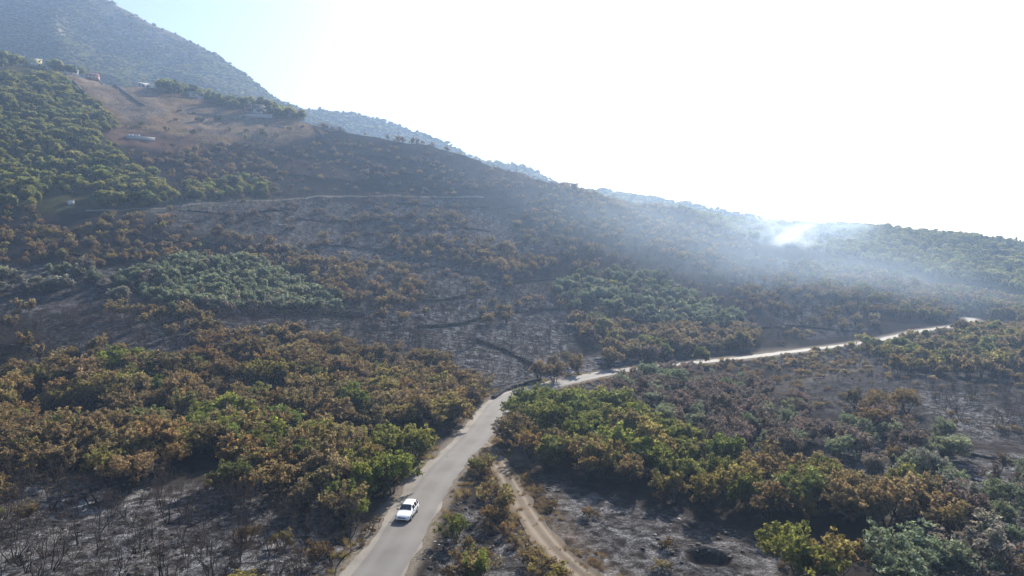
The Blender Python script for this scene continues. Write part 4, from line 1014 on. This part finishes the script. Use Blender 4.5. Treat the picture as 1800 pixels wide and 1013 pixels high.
# ------------------------------------------------------------------ loose stones and cinders over the burnt ground
def rubble(name, label, polys, sp, size, mat_, seed):
    rng = np.random.default_rng(seed); PP = []
    for poly, keepf in polys:
        P = np.array(poly, float)
        c = np.array([flat_hit(a, max(b, HOR + 25)) for a, b in poly]); x0, x1, y0, y1 = c[:, 0].min() - 5, c[:, 0].max() + 5, c[:, 1].min() - 5, min(c[:, 1].max() + 5, 330)
        n = int((x1 - x0) * (y1 - y0) / sp**2 * keepf); x = rng.uniform(x0, x1, n); y = rng.uniform(y0, y1, n)
        keep = fbm(x, y, 6, 3, seed) > -.05 + .25 * rng.random(n); x, y = x[keep], y[keep]
        z = ground(x, y); X, R = pix(x, y, z); d, _ = near_line(x, y, ROAD); d2, _ = near_line(x, y, TRACK); ok = inpoly(X, R, poly) & (d > 3.4) & (d2 > 1.8)
        PP.append(np.column_stack([x[ok], y[ok], z[ok]]))
    P = np.vstack(PP); n = len(P); s = size[0] + (size[1] - size[0]) * rng.random(n)**3
    S = np.column_stack([s, s * rng.uniform(.6, 1, n), s * rng.uniform(.35, .75, n)])
    V, Fc = stones(rng, P, S, rng.uniform(0, 6.28, n))
    o = obj(name, mesh(name, V, Fc, [mat_])); tag(o, label, 'rubble', None, 'stuff')
fld = [([(940, 830), (1110, 870), (1250, 920), (1380, 960), (1450, 1090), (1060, 1090), (985, 940)], 1.0), ([(740, 900), (860, 850), (960, 980), (980, 1080), (690, 1080)], 1.0), ([(-80, 860), (150, 845), (420, 870), (640, 930), (600, 1090), (-80, 1090)], .8),
       ([(1440, 770), (1850, 800), (1850, 1080), (1640, 1040), (1600, 930)], .6), ([(620, 500), (900, 470), (1010, 545), (1000, 640), (880, 690), (640, 570)], .12), ([(1330, 640), (1600, 610), (1850, 700), (1850, 790), (1450, 720)], .2)]
rubble('rubble', 'black cinders and charred clods strewn over the ash', fld, .75, (.05, .30), M['cinder'], 3)
rubble('stone_rubble', 'pale loose stones strewn over the burnt ground', fld, 2.0, (.04, .22), M['palestone'], 4)

# dry grass along verge and track
def tuft(seed):
    rng = np.random.default_rng(seed); n = 46; V = []; 
    a = rng.uniform(0, 6.28, n); r = rng.random(n)**.5 * .35; b = np.column_stack([r * np.cos(a), r * np.sin(a), np.zeros(n)])
    le = rng.normal(0, .35, (n, 2)); h = rng.uniform(.5, 1.0, n); w = .028
    t = np.column_stack([b[:, 0] + le[:, 0] * h, b[:, 1] + le[:, 1] * h, h]); s = np.column_stack([np.cos(a + 1.2), np.sin(a + 1.2), a * 0]) * w
    V = np.stack([b - s, b + s, t], 1).reshape(-1, 3); Fc = np.arange(n * 3).reshape(-1, 3)
    me = mesh('tuft', V, Fc, [M['leaf']]); put_var(me, np.repeat(rng.uniform(.75, 1.25, (n, 1)), 3, 0).repeat(3, 1), len(V)); return me
gr = np.random.default_rng(8); pts = []
def grass_band(L, o0, o1, n, hs, pals):
    T = np.gradient(L, axis=0); T /= np.linalg.norm(T, axis=1, keepdims=True); Nn = np.stack([T[:, 1], -T[:, 0]], 1)
    k = gr.integers(0, len(L), n); o = gr.uniform(o0, o1, n); p = L[k] + Nn[k] * o[:, None] + gr.normal(0, .5, (n, 2)); keep = fbm(p[:, 0], p[:, 1], 5, 2, 5) > -.1; p = p[keep]
    d, _ = near_line(p[:, 0], p[:, 1], ROAD); d2, _ = near_line(p[:, 0], p[:, 1], TRACK); z = ground(p[:, 0], p[:, 1])
    ok = (d > 2.9) & (d2 > .15)
    for q, zz in zip(p[ok], z[ok]): pts.append((q[0], q[1], zz - .03, gr.uniform(0, 6.28), gr.uniform(*hs), gr.uniform(1, 1.8), int(gr.integers(4)), palette(pals[int(gr.integers(len(pals)))], gr)))
near = ROAD[(ROAD[:, 1] > 45) & (ROAD[:, 1] < 170)]
grass_band(near, -6.5, -3.6, 700, (.25, .75), ['straw', 'straw', 'brown', 'yellow']); grass_band(near, 2.8, 5.2, 600, (.2, .7), ['straw', 'brown'])
grass_band(TRACK, -3.2, -1.2, 420, (.2, .6), ['straw']); grass_band(TRACK, 1.2, 3.0, 420, (.2, .6), ['straw', 'straw', 'brown']); grass_band(TRACK, -.35, .35, 160, (.1, .3), ['straw'])
scatter('dry_grass', 'straw coloured dry grass fringing the road and dirt track', 'grass', pts, [tuft(k) for k in range(4)])

# ------------------------------------------------------------------ white estate car
M['paint'] = plain('white_car_paint', (.80, .81, .82), .22, 0, .5, noise=0)
M['glass'] = plain('car_glass', (.012, .016, .022), .06, 0, .8, noise=0)
M['rubber'] = plain('tyre_rubber', (.02, .02, .02), .85, noise=.1)
M['alloy'] = plain('wheel_alloy', (.55, .56, .58), .3, .9, noise=0)
M['blackplastic'] = plain('black_trim', (.015, .015, .016), .5, noise=0)
M['lens'] = plain('headlamp_lens', (.42, .47, .54), .08, .3, .9, noise=0)
M['amber'] = plain('fog_lamp_amber', (.65, .42, .22), .2, noise=0)  # plain amber base colour, no emission
M['plate'] = plain('number_plate', (.75, .75, .73), .4, noise=0)
M['redlens'] = plain('tail_lamp', (.35, .02, .015), .15, noise=0)
M['chrome'] = plain('chrome_trim', (.7, .7, .7), .15, 1.0, noise=0)
def build_car():
    cx_, cy_ = flat_hit(716, 907); rz = -math.atan2(10.6, 75)
    car = obj('estate_car', None, None, (cx_, cy_, .012), (0, 0, rz), (.93, .88, .95)); tag(car, 'white estate car with roof rails driving along the asphalt road', 'car')
    # length runs +y (tail); nose at y = -2.4. section: (y, half width, z bottom, z belt, z top, top half width)
    S = [(-2.40, .62, .36, .50, .58, .50), (-2.36, .72, .27, .58, .66, .60), (-2.22, .83, .20, .66, .755, .68), (-1.95, .885, .19, .73, .83, .70), (-1.45, .905, .19, .82, .905, .72), (-1.00, .91, .19, .885, .965, .73),
         (-.62, .91, .19, .92, 1.14, .685), (-.30, .91, .19, .93, 1.315, .645), (-.02, .91, .19, .935, 1.425, .615), (.40, .91, .19, .94, 1.465, .615), (1.00, .91, .19, .945, 1.475, .615), (1.60, .91, .19, .955, 1.46, .605), (1.95, .905, .20, .96, 1.415, .59),
         (2.15, .89, .22, .965, 1.24, .61), (2.30, .87, .25, .955, 1.03, .66), (2.38, .80, .30, .86, .90, .62), (2.42, .70, .36, .70, .74, .55)]
    V = []; rings = []
    for (y, w, zb, zl, zt, tw) in S:
        half = [(0, zb), (w * .80, zb), (w * .97, zb + .09), (w, zb + (zl - zb) * .45), (w * .985, zl - .05), (w * .955, zl), (tw + (w * .955 - tw) * .12, zt - (zt - zl) * .13), (tw * .90, zt - .012), (tw * .5, zt + .012), (0, zt + .02)]
        ring = []
        for x, z in half: ring.append(len(V)); V.append((x, y, z))
        for x, z in half[-2:0:-1]: ring.append(len(V)); V.append((-x, y, z))
        rings.append(ring)
    Fq = []; n = len(rings[0])
    for a, b in zip(rings, rings[1:]):
        for k in range(n): Fq.append((a[k], b[k], b[(k + 1) % n], a[(k + 1) % n]))
    Fq.append(tuple(rings[0])); Fq.append(tuple(rings[-1][::-1]))
    body = obj('body', mesh('car_body', V, Fq, [M['paint']], None, True), car)
    md = body.modifiers.new('smooth', 'SUBSURF'); md.levels = 1; md.render_levels = 1
    VV = np.array(V)
    def sidepanel(name, y0, y1, f0=.12, f1=.86, mat_=M['glass'], out=.012, inset=0):
        for s in (1, -1):
            pts = []
            for y, lo in ((y0, 0), (y1, 0), (y1 - inset, 1), (y0 + inset * 1.6, 1)):
                ks = np.array([q[0] for q in S]); w, zl, zt, tw = [np.interp(y, ks, [q[c] for q in S]) for c in (1, 3, 4, 5)]
                f = f1 if lo else f0
                xb, zb2 = w * .955, zl; xt, zt2 = tw + (w * .955 - tw) * .12, zt - (zt - zl) * .13
                pts.append((s * (xb + (xt - xb) * f + out), y, zb2 + (zt2 - zb2) * f + .004))
            o = obj(name, mesh(name, pts, [(0, 1, 2, 3) if s > 0 else (3, 2, 1, 0)], [mat_]), car)
    sidepanel('side_window', -.50, .42, .06, .98, inset=.16); sidepanel('side_window', .50, 1.28, .06, .98, inset=.03); sidepanel('side_window', 1.36, 2.02, .06, .96, inset=.14)
    def across(name, y0, y1, k0, k1, dz, mat_):
        ks = np.array([q[0] for q in S]); P = []; Fp = []
        for i, t in enumerate(np.linspace(0, 1, 5)):
            y = y0 + (y1 - y0) * t; zt, tw = np.interp(y, ks, [q[4] for q in S]), np.interp(y, ks, [q[5] for q in S])
            kk = k0 + (k1 - k0) * t
            for f in (-1, -.5, 0, .5, 1): P.append((tw * kk * f, y, zt + .02 - .032 * f * f + dz))
        for i in range(4):
            for j in range(4): Fp.append((i * 5 + j, i * 5 + j + 1, i * 5 + j + 6, i * 5 + j + 5))
        obj(name, mesh(name, P, Fp, [mat_], None, True), car)
    across('windscreen', -.93, -.08, 1.02, .97, .012, M['glass']); across('rear_window', 1.99, 2.25, .93, .95, .02, M['glass'])
    for s in (1, -1):
        hl = MB(); hl.add([(s * .50, -2.335, .60), (s * .835, -2.185, .60), (s * .845, -2.05, .735), (s * .54, -2.25, .705), (s * .50, -2.20, .60), (s * .80, -2.05, .60)], [(0, 1, 2, 3), (0, 3, 4), (1, 5, 2), (0, 4, 5, 1)] if s > 0 else [(3, 2, 1, 0), (4, 3, 0), (2, 5, 1), (1, 5, 4, 0)])
        for q in range(4): hl.v[q] = (hl.v[q][0] + s * .012, hl.v[q][1] - .03, hl.v[q][2] + .012)
        obj('headlight', hl.me('headlight', M['lens']), car)
        obj('fog_lamp', MB().box((s * .60, -2.345, .345), (.17, .06, .085), s * .35).me('fog_lamp', M['amber']), car)
        obj('tail_light', MB().box((s * .79, 2.33, .82), (.20, .16, .24), -s * .5).me('tail_light', M['redlens']), car)
        mr = obj('wing_mirror', MB().box((s * 1.03, -.62, .985), (.20, .12, .14), s * .12, .85).me('mirror', M['paint'] if s > 0 else M['blackplastic']), car)
        obj('mirror_arm', MB().box((s * .92, -.60, .93), (.12, .06, .05)).me('mirror_arm', M['blackplastic']), mr)
        rl = MB(); rl.tube((s * .585, -.02, 1.475), (s * .585, .3, 1.51), .018, .018); rl.tube((s * .585, .3, 1.51), (s * .585, 1.5, 1.515), .018, .018); rl.tube((s * .585, 1.5, 1.515), (s * .575, 1.85, 1.46), .018, .018)
        obj('roof_rail', rl.me('roof_rail', M['blackplastic']), car)
        obj('sill', MB().box((s * .905, 0, .25), (.05, 2.3, .11)).me('sill', M['blackplastic']), car)
        for y in (-.05, .95): obj('door_handle', MB().box((s * .912, y + .3, .80), (.03, .19, .03)).me('door_handle', M['chrome']), car)
        for y in (-.56, .46, 1.32): obj('door_gap', MB().box((s * .9, y, .57), (.022, .012, .62)).me('door_gap', M['blackplastic']), car)
        for y in (-1.48, 1.30):
            w = MB(); nn = 20; R_ = .325
            for k in range(nn):
                pass
            w.tube((s * .70, y, R_), (s * .925, y, R_), R_, R_, nn); ty = obj('wheel', None, car)
            ty.empty_display_size = .1
            obj('tyre', w.me('tyre', M['rubber']), ty); rm = MB(); rm.tube((s * .92, y, R_), (s * .938, y, R_), .215, .205, 16); obj('rim', rm.me('rim', M['alloy']), ty)
            ar = MB(); 
            for k in range(10):
                t0, t1 = math.pi * k / 10, math.pi * (k + 1) / 10
                ar.add([(s * .917, y + math.cos(t) * r, R_ + math.sin(t) * r) for t, r in ((t0, .325), (t1, .325), (t1, .385), (t0, .385))], [(0, 1, 2, 3)])
            obj('wheel_arch', ar.me('wheel_arch', M['blackplastic']), car)
    gm = obj('grille', MB().add([(-.42, -2.375, .545), (.42, -2.375, .545), (.46, -2.345, .66), (-.46, -2.345, .66), (-.42, -2.41, .535), (.42, -2.41, .535), (.46, -2.38, .668), (-.46, -2.38, .668)], [(3, 2, 1, 0), (4, 5, 6, 7), (0, 1, 5, 4), (1, 2, 6, 5), (2, 3, 7, 6), (3, 0, 4, 7)]).me('grille', M['blackplastic']), car)
    gb = MB(); gb.box((0, -2.385, .675), (.93, .05, .028)); gb.box((0, -2.41, .60), (.06, .05, .12)); obj('grille_trim', gb.me('grille_trim', M['chrome']), gm)
    obj('bumper_intake', MB().box((0, -2.395, .325), (1.05, .06, .12), 0, .94).me('bumper_intake', M['blackplastic']), car)
    obj('number_plate', MB().box((0, -2.425, .44), (.50, .025, .11)).me('number_plate', M['plate']), car)
    for s in (1, -1): obj('wiper', MB().tube((s * .1 - .05, -.93, .99), (s * .1 + .38, -.74, 1.085), .008, .006, 4).me('wiper', M['blackplastic']), car)
build_car()
# roadside litter next to the car
M['litterwhite'] = plain('litter_white', (.7, .72, .74), .5, noise=.1); M['litterred'] = plain('litter_red', (.55, .12, .12), .5, noise=.1)
for (p, m_, lab) in (((657, 935), 'litterwhite', 'crumpled white bag on the verge ahead of the car'), ((651, 930), 'litterwhite', 'scrap of white paper beside the crumpled bag'), ((798, 792), 'litterred', 'pink plastic scrap on the verge before the bend'), ((787, 803), 'litterwhite', 'white plastic scrap on the verge before the bend')):
    x, y, z = hit(*p); rg = np.random.default_rng(int(p[0])); V = rg.normal(0, .07, (8, 3)) * np.array([1.3, 1, .45]) + (STONE_V * np.array([.12, .09, .04])); V[:, 2] -= V[:, 2].min()
    tag(obj('litter', mesh('litter', V, STONE_F, [M[m_]]), None, (x, y, z)), lab, 'litter')

# ------------------------------------------------------------------ buildings on the hill
M['yellowwall'] = plain('yellow_render', (.45, .41, .18), .8, noise=.08); M['palewall'] = plain('pale_render', (.60, .58, .53), .8, noise=.08); M['concrete'] = plain('raw_concrete', (.40, .39, .37), .9, noise=.12)
M['brick'] = plain('hollow_brick', (.30, .16, .115), .9, noise=.12); M['redroof'] = plain('red_roof_tile', (.30, .13, .095), .8, noise=.2, scale=4); M['whiteroof'] = plain('white_roof', (.72, .72, .70), .6, noise=.05)
M['pane'] = plain('window_pane', (.06, .08, .10), .1, noise=0); M['shutter'] = plain('shutter_pale', (.62, .66, .68), .6, noise=0); M['blockwhite'] = plain('white_blocks', (.66, .65, .62), .8, noise=.08)
def house(px, turn, name, label, cat='house'):
    x, y, z = hit(*px); h = obj(name, None, None, (x, y, z), (0, 0, -math.atan2(x, y) + turn), (.84, .84, .84)); h.empty_display_size = .5; tag(h, label, cat, 'houses on the hill'); return h
def bp(name, parent, m_, *boxes):
    b = MB()
    for c, d in boxes: b.box(c, d)
    return obj(name, b.me(name, M[m_]), parent)
def window(parent, x, z, w, h_, y, m_='pane'):
    f = obj('window', MB().box((x, y - .03, z), (w + .24, .10, h_ + .24)).me('window', M['blockwhite']), parent)
    obj('pane', MB().box((x, y - .10, z), (w, .06, h_)).me('pane', M[m_]), f)
def gable(parent, w, d, z0, rise, m_, over=.5):
    W2, D2 = w / 2 + over, d / 2 + over; t = .2; V = []
    for zz in (0, t):
        V += [(-W2, -D2, z0 + zz - .1), (W2, -D2, z0 + zz - .1), (W2, 0, z0 + rise + zz), (-W2, 0, z0 + rise + zz), (-W2, D2, z0 + zz - .1), (W2, D2, z0 + zz - .1)]
    return obj('roof', MB().add(V, [(0, 3, 2, 1), (3, 4, 5, 2), (6, 7, 8, 9), (9, 8, 11, 10), (0, 1, 7, 6), (4, 10, 11, 5), (0, 6, 9, 3), (3, 9, 10, 4), (1, 2, 8, 7), (2, 5, 11, 8)]).me('roof', M[m_]), parent)
# yellow two-storey house
h = house((62, 106), .35, 'house', 'yellow two storey house among dark trees on the hillside')
bp('wall', h, 'yellowwall', ((0, 4, 2.6), (10, 8, 7.2)), ); bp('annex', h, 'yellowwall', ((6.6, 4.4, 1.0), (3.6, 6, 4.0))); bp('roof', h, 'whiteroof', ((0, 4, 6.35), (11, 9, .3)))
for x in (-3, 0, 3):
    for z in (1.4, 4.5): window(h, x, z, 1.3, 1.4, 0, 'shutter' if x < 1 else 'pane')
window(h, 6.6, 1.2, 1.2, 1.2, 1.4)
# long low pale building
h = house((123, 117), .15, 'house', 'long low pale building with flat terrace roof beside the red house')
bp('wall', h, 'palewall', ((0, 3, .6), (12, 5, 4.0))); bp('roof', h, 'whiteroof', ((0, 2.6, 2.75), (13, 7, .3)))
for x in (-4.5, -1.5, 1.5, 4.5): window(h, x, 1.2, 1.6, 1.2, .5)
bp('railing', h, 'shutter', ((0, -.7, 3.3), (12.6, .08, .10)), ((-6, -.7, 3.1), (.1, .1, .5)), ((0, -.7, 3.1), (.1, .1, .5)), ((6, -.7, 3.1), (.1, .1, .5)))
# red roofed house
h = house((161, 122), -.2, 'house', 'small house with red tiled roof beside the ridge trees')
bp('wall', h, 'brick', ((0, 3.5, .6), (9, 7, 4.4))); r = gable(h, 9, 7, 2.8, 1.6, 'redroof'); 
r.location.y = 3.5; bp('chimney', r, 'brick', ((3.2, -.6, 4.6), (.6, .6, 1.6)))
for x in (-2.6, .2, 2.8): window(h, x, 1.3, 1.4, 1.2, 0, 'shutter')
# white roofed house
h = house((252, 147), .3, 'house', 'low house with shallow white gable roof behind green bushes')
bp('wall', h, 'palewall', ((0, 4, .5), (10, 8, 4.2))); r = gable(h, 11, 8, 2.6, 1.5, 'whiteroof', .9); r.location.y = 4
for x in (-3, 0, 3): window(h, x, 1.2, 1.4, 1.2, 0)
# concrete frame
h = house((345, 171), .25, 'house_shell', 'unfinished grey concrete house frame with open bays on the crest', 'building')
bp('floor_slab', h, 'concrete', ((0, 4, -.4), (11, 8.5, 1.6))); bp('roof', h, 'concrete', ((0, 4, 3.75), (11.6, 9, .35)))
for x in (-5.2, -1.7, 1.7, 5.2):
    for y in (0.2, 7.8): bp('column', h, 'concrete', ((x, y, 2.0), (.4, .4, 3.2)))
bp('side_wall', h, 'palewall', ((-3.5, .6, 2.0), (3.1, .2, 3.1))); bp('side_wall', h, 'concrete', ((0, 7.6, 2.0), (10.0, .2, 3.1))); bp('parapet', h, 'concrete', ((2.0, .15, .95), (6.2, .15, .9)))
# brick house with slabs
h = house((445, 198), -.25, 'house_shell', 'unfinished two storey house with orange brick infill and jutting slabs', 'building')
bp('floor_slab', h, 'concrete', ((0, 3.4, -.6), (12, 9, 1.4))); bp('middle_slab', h, 'concrete', ((.6, 3.4, 2.6), (13, 9.6, .3))); bp('roof', h, 'concrete', ((0, 3.6, 5.6), (13.5, 9.8, .3)))
bp('brick_wall', h, 'brick', ((-3.2, .7, 4.1), (4.2, .25, 2.7))); bp('brick_wall', h, 'brick', ((-4.2, .7, 1.25), (2.6, .25, 2.4))); bp('back_wall', h, 'concrete', ((0, 6.6, 2.6), (11.6, .25, 5.7)))
bp('white_wall', h, 'blockwhite', ((.8, .8, 1.25), (2.4, .25, 2.4)))
for x in (-5.7, -1.0, 2.6, 5.7): bp('column', h, 'concrete', ((x, -.2, 2.6), (.35, .35, 5.7)))
h = house((455, 207), -.25, 'retaining_wall', 'grey concrete retaining wall under the brick shell with slabs', 'wall'); bp('wall_panel', h, 'concrete', ((0, 0, .6), (19, .4, 2.8))); bp('coping', h, 'palewall', ((0, 0, 2.08), (19.3, .55, .15)))
# brick shell on skyline
h = house((590, 221), -.1, 'house_shell', 'small red brick shell on the burnt skyline above a pale wall', 'building')
bp('floor_slab', h, 'concrete', ((0, 3, -.5), (9, 7, 1.2))); bp('brick_wall', h, 'brick', ((-2.8, .2, 1.5), (2.6, .25, 2.8))); bp('brick_wall', h, 'brick', ((2.8, .2, 1.5), (2.6, .25, 2.8))); bp('back_wall', h, 'brick', ((0, 6, 1.4), (8.4, .25, 2.6))); bp('lintel', h, 'concrete', ((0, .2, 3.05), (8.6, .35, .3)))
h = house((588, 227), -.1, 'retaining_wall', 'pale stone faced retaining wall below the skyline brick shell', 'wall'); bp('wall_panel', h, 'palestone', ((0, 0, .4), (15, .5, 2.6))); bp('coping', h, 'concrete', ((0, 0, 1.78), (15.3, .65, .15)))
# foundation with red earth
h = house((248, 246), .05, 'foundation', 'grey concrete foundation wall with white blocks on red earth', 'building')
bp('front_wall', h, 'concrete', ((0, 0, .5), (15, .5, 2.8))); bp('side_wall', h, 'concrete', ((-7.3, 3.3, .6), (.4, 6, 3.0))); bp('side_wall', h, 'concrete', ((7.3, 3.3, .2), (.4, 6, 2.2))); bp('slab', h, 'concrete', ((0, 3.3, 1.2), (14.1, 5.9, .3)))
for k, (x, w_) in enumerate(((-6.4, 1.6), (-4.4, 1.4), (-2.7, 1.0), (-1.2, 1.5))): bp('block_stack', h, 'blockwhite', ((x, .9, 2.1), (w_, 1.0, 1.3 + .5 * (k % 2))))
# small hut with red and white tarp by upper dirt road
h = house((125, 361), .1, 'hut', 'small pale hut with red corner at the upper dirt road', 'hut')
bp('wall', h, 'palewall', ((0, 1, 1.0), (2.6, 2, 2.2))); bp('roof', h, 'concrete', ((0, 1, 2.2), (3, 2.4, .18))); bp('door', h, 'shutter', ((-.5, -.03, .95), (.8, .08, 1.9))); bp('tarp', h, 'litterred', ((1.0, .9, 2.45), (.9, 1.6, .35)))

# ------------------------------------------------------------------ utility poles
M['wood'] = plain('pole_wood', (.075, .06, .05), .9, noise=.2); M['ceramic'] = plain('insulator', (.35, .33, .30), .4, noise=0)
def pole(px, H, label, cross=True):
    x, y, z = hit(*px); o = obj('utility_pole', None, None, (x, y, z), (0, 0, .4)); tag(o, label, 'pole', 'utility poles'); o.empty_display_size = .3
    obj('shaft', MB().tube((0, 0, -.5), (0, 0, H), .16, .10, 8).me('shaft', M['wood']), o)
    if cross:
        c = obj('crossarm', MB().box((0, .12, H - .5), (1.9, .12, .14)).me('crossarm', M['wood']), o)
        for s in (-.8, 0, .8): obj('insulator', MB().tube((s, .12, H - .43), (s, .12, H - .18), .06, .04, 6).me('insulator', M['ceramic']), c)
pole((1302, 468), 9.5, 'utility pole on the smoky slope above the far olive grove')
pole((1457, 526), 7.5, 'utility pole above the far stretch of road')
pole((908, 300), 7.0, 'utility pole on the crest above the earth cut')
pole((858, 290), 5.0, 'short utility pole on the burnt crest')
pole((315, 163), 7.5, 'utility pole beside the grey concrete house frame')
pole((118, 114), 7.5, 'utility pole behind the long low pale building')
pole((1080, 346), 6.5, 'utility pole on the spur skyline')
pole((1332, 445), 8.0, 'utility pole close to the smoke source')
def cypress(px, H, label):
    x, y, z = hit(*px); c = obj('juniper_tree', None, None, (x, y, z - .3), (0, 0, 1.0), (H * .9, H * .9, H)); tag(c, label, 'tree')
    obj('trunk', PROTO['juniper', 0][0]['trunk'], c); k = obj('crown', PROTO['juniper', 0][0]['crown'], c); k['tint'] = PAL['dark'][0]; k['tint_low'] = LOW['dark']
cypress((1786, 433), 7.5, 'slim dark conifer rising above the far wood skyline'); cypress((1793, 433), 6.0, 'shorter slim conifer beside another above the far wood')

# ------------------------------------------------------------------ smoke from the smouldering slope and summer haze
def vol_mat(name, col, dens, aniso, noise=None):
    m = bpy.data.materials.new(name); m.use_nodes = True; n, l = m.node_tree.nodes, m.node_tree.links; n.remove(n['Principled BSDF'])
    v = n.new('ShaderNodeVolumePrincipled'); v.inputs['Color'].default_value = (*col, 1); v.inputs['Anisotropy'].default_value = aniso; v.inputs['Density'].default_value = dens
    l.new(v.outputs[0], n['Material Output'].inputs['Volume'])
    if noise:
        sc_, lo, hi_, stretch = noise
        tc = n.new('ShaderNodeTexCoord'); mp = n.new('ShaderNodeMapping'); mp.inputs['Scale'].default_value = stretch; l.new(tc.outputs['Object'], mp.inputs[0])
        a = n.new('ShaderNodeTexNoise'); a.inputs['Scale'].default_value = sc_; a.inputs['Detail'].default_value = 5; a.inputs['Roughness'].default_value = .6; a.inputs['Distortion'].default_value = .6; l.new(mp.outputs[0], a.inputs['Vector'])
        mr = n.new('ShaderNodeMapRange'); mr.inputs[1].default_value = lo; mr.inputs[2].default_value = hi_; l.new(a.outputs['Fac'], mr.inputs[0])
        ln = n.new('ShaderNodeVectorMath'); ln.operation = 'LENGTH'; l.new(tc.outputs['Object'], ln.inputs[0])
        fo = n.new('ShaderNodeMapRange'); fo.interpolation_type = 'SMOOTHSTEP'; fo.inputs[1].default_value = 1.0; fo.inputs[2].default_value = .15; l.new(ln.outputs['Value'], fo.inputs[0])
        mu = n.new('ShaderNodeMath'); mu.operation = 'MULTIPLY'; l.new(mr.outputs[0], mu.inputs[0]); l.new(fo.outputs[0], mu.inputs[1])
        m2 = n.new('ShaderNodeMath'); m2.operation = 'MULTIPLY'; m2.inputs[1].default_value = dens; l.new(mu.outputs[0], m2.inputs[0]); l.new(m2.outputs[0], v.inputs['Density'])
    return m
def ball(name, n1=24, n2=12):
    b = MB(); vs = [(0, 0, -1)]; fs = []
    for j in range(1, n2):
        t = math.pi * j / n2
        for i in range(n1): vs.append((math.sin(t) * math.cos(2 * math.pi * i / n1), math.sin(t) * math.sin(2 * math.pi * i / n1), -math.cos(t)))
    vs.append((0, 0, 1)); top = len(vs) - 1
    for i in range(n1):
        k = (i + 1) % n1; fs.append((0, 1 + k, 1 + i)); fs.append((top, 1 + (n2 - 2) * n1 + i, 1 + (n2 - 2) * n1 + k))
        for j in range(n2 - 2): fs.append((1 + j * n1 + i, 1 + j * n1 + k, 1 + (j + 1) * n1 + k, 1 + (j + 1) * n1 + i))
    return vs, fs
bv, bf = ball('b')
def smoke(px, row, d, r, rot, dens, noise, label, seed):
    u = (px - CX) / F; me = mesh('smoke', bv, bf, [vol_mat('smoke_' + str(seed), (.90, .95, 1.0) if seed > 9 else (.62, .79, 1.0), dens, .45, noise)])
    o = obj('smoke', me, None, (u * d, d, row_z(row, d)), rot, r); tag(o, label, 'smoke', None, 'stuff')
SMOKE_ON = True
if SMOKE_ON:
    for k, (px_, row_, d_, rad, rot, de) in enumerate([
        (1384, 417, 412, (11, 8, 6), (0, -.5, .2), .15), (1400, 408, 415, (15, 10, 7.5), (0, -.35, .1), .09), (1372, 424, 410, (9, 7, 5), (0, -.2, .3), .12), (1356, 402, 418, (5, 5, 9), (0, -.4, 0), .07), (1415, 430, 408, (14, 10, 6), (0, .35, .1), .08)]):
        smoke(px_, row_, d_, rad, rot, de, (2.3, .44, .66, (1, 1, 1)), ['dense white smoke core on the smouldering slope', 'white smoke puff leaning off the smoke core', 'small smoke puff low beside the smoke core', 'thin smoke wisp rising over the smoke core', 'smoke tongue sinking below the smoke core'][k], 10 + k)
    smoke(1405, 412, 418, (64, 34, 27), (0, -.05, .2), .026, (2.6, .42, .70, (1, 1, 1.5)), 'thin white smoke cloud spreading from the smouldering slope', 2)
    smoke(1240, 455, 335, (160, 75, 70), (0, .26, -.1), .0046, (1.7, .22, .80, (1.3, 1, 1.3)), 'blue grey smoke veil drifting over the burnt spur', 3)
    smoke(1540, 515, 330, (105, 60, 40), (0, .2, 0), .0040, (1.9, .25, .80, (1, 1, 1.4)), 'smoke veil lying below the far wood', 4)

def haze_box():
    x0, x1, y0, y1, z0, z1 = -2600, 2600, -2600, 2600, -60, 455
    # a closed box with its bottom below the lowest ground and its top above the summit
    b = MB().box(((x0 + x1) / 2, (y0 + y1) / 2, (z0 + z1) / 2), (x1 - x0, y1 - y0, z1 - z0))
    o = obj('haze', b.me('haze', vol_mat('haze', (.46, .66, 1.0), .00031, .45))); tag(o, 'pale blue summer haze over valley and mountains', 'haze', None, 'stuff')
HAZE_ON = True
if HAZE_ON: haze_box()
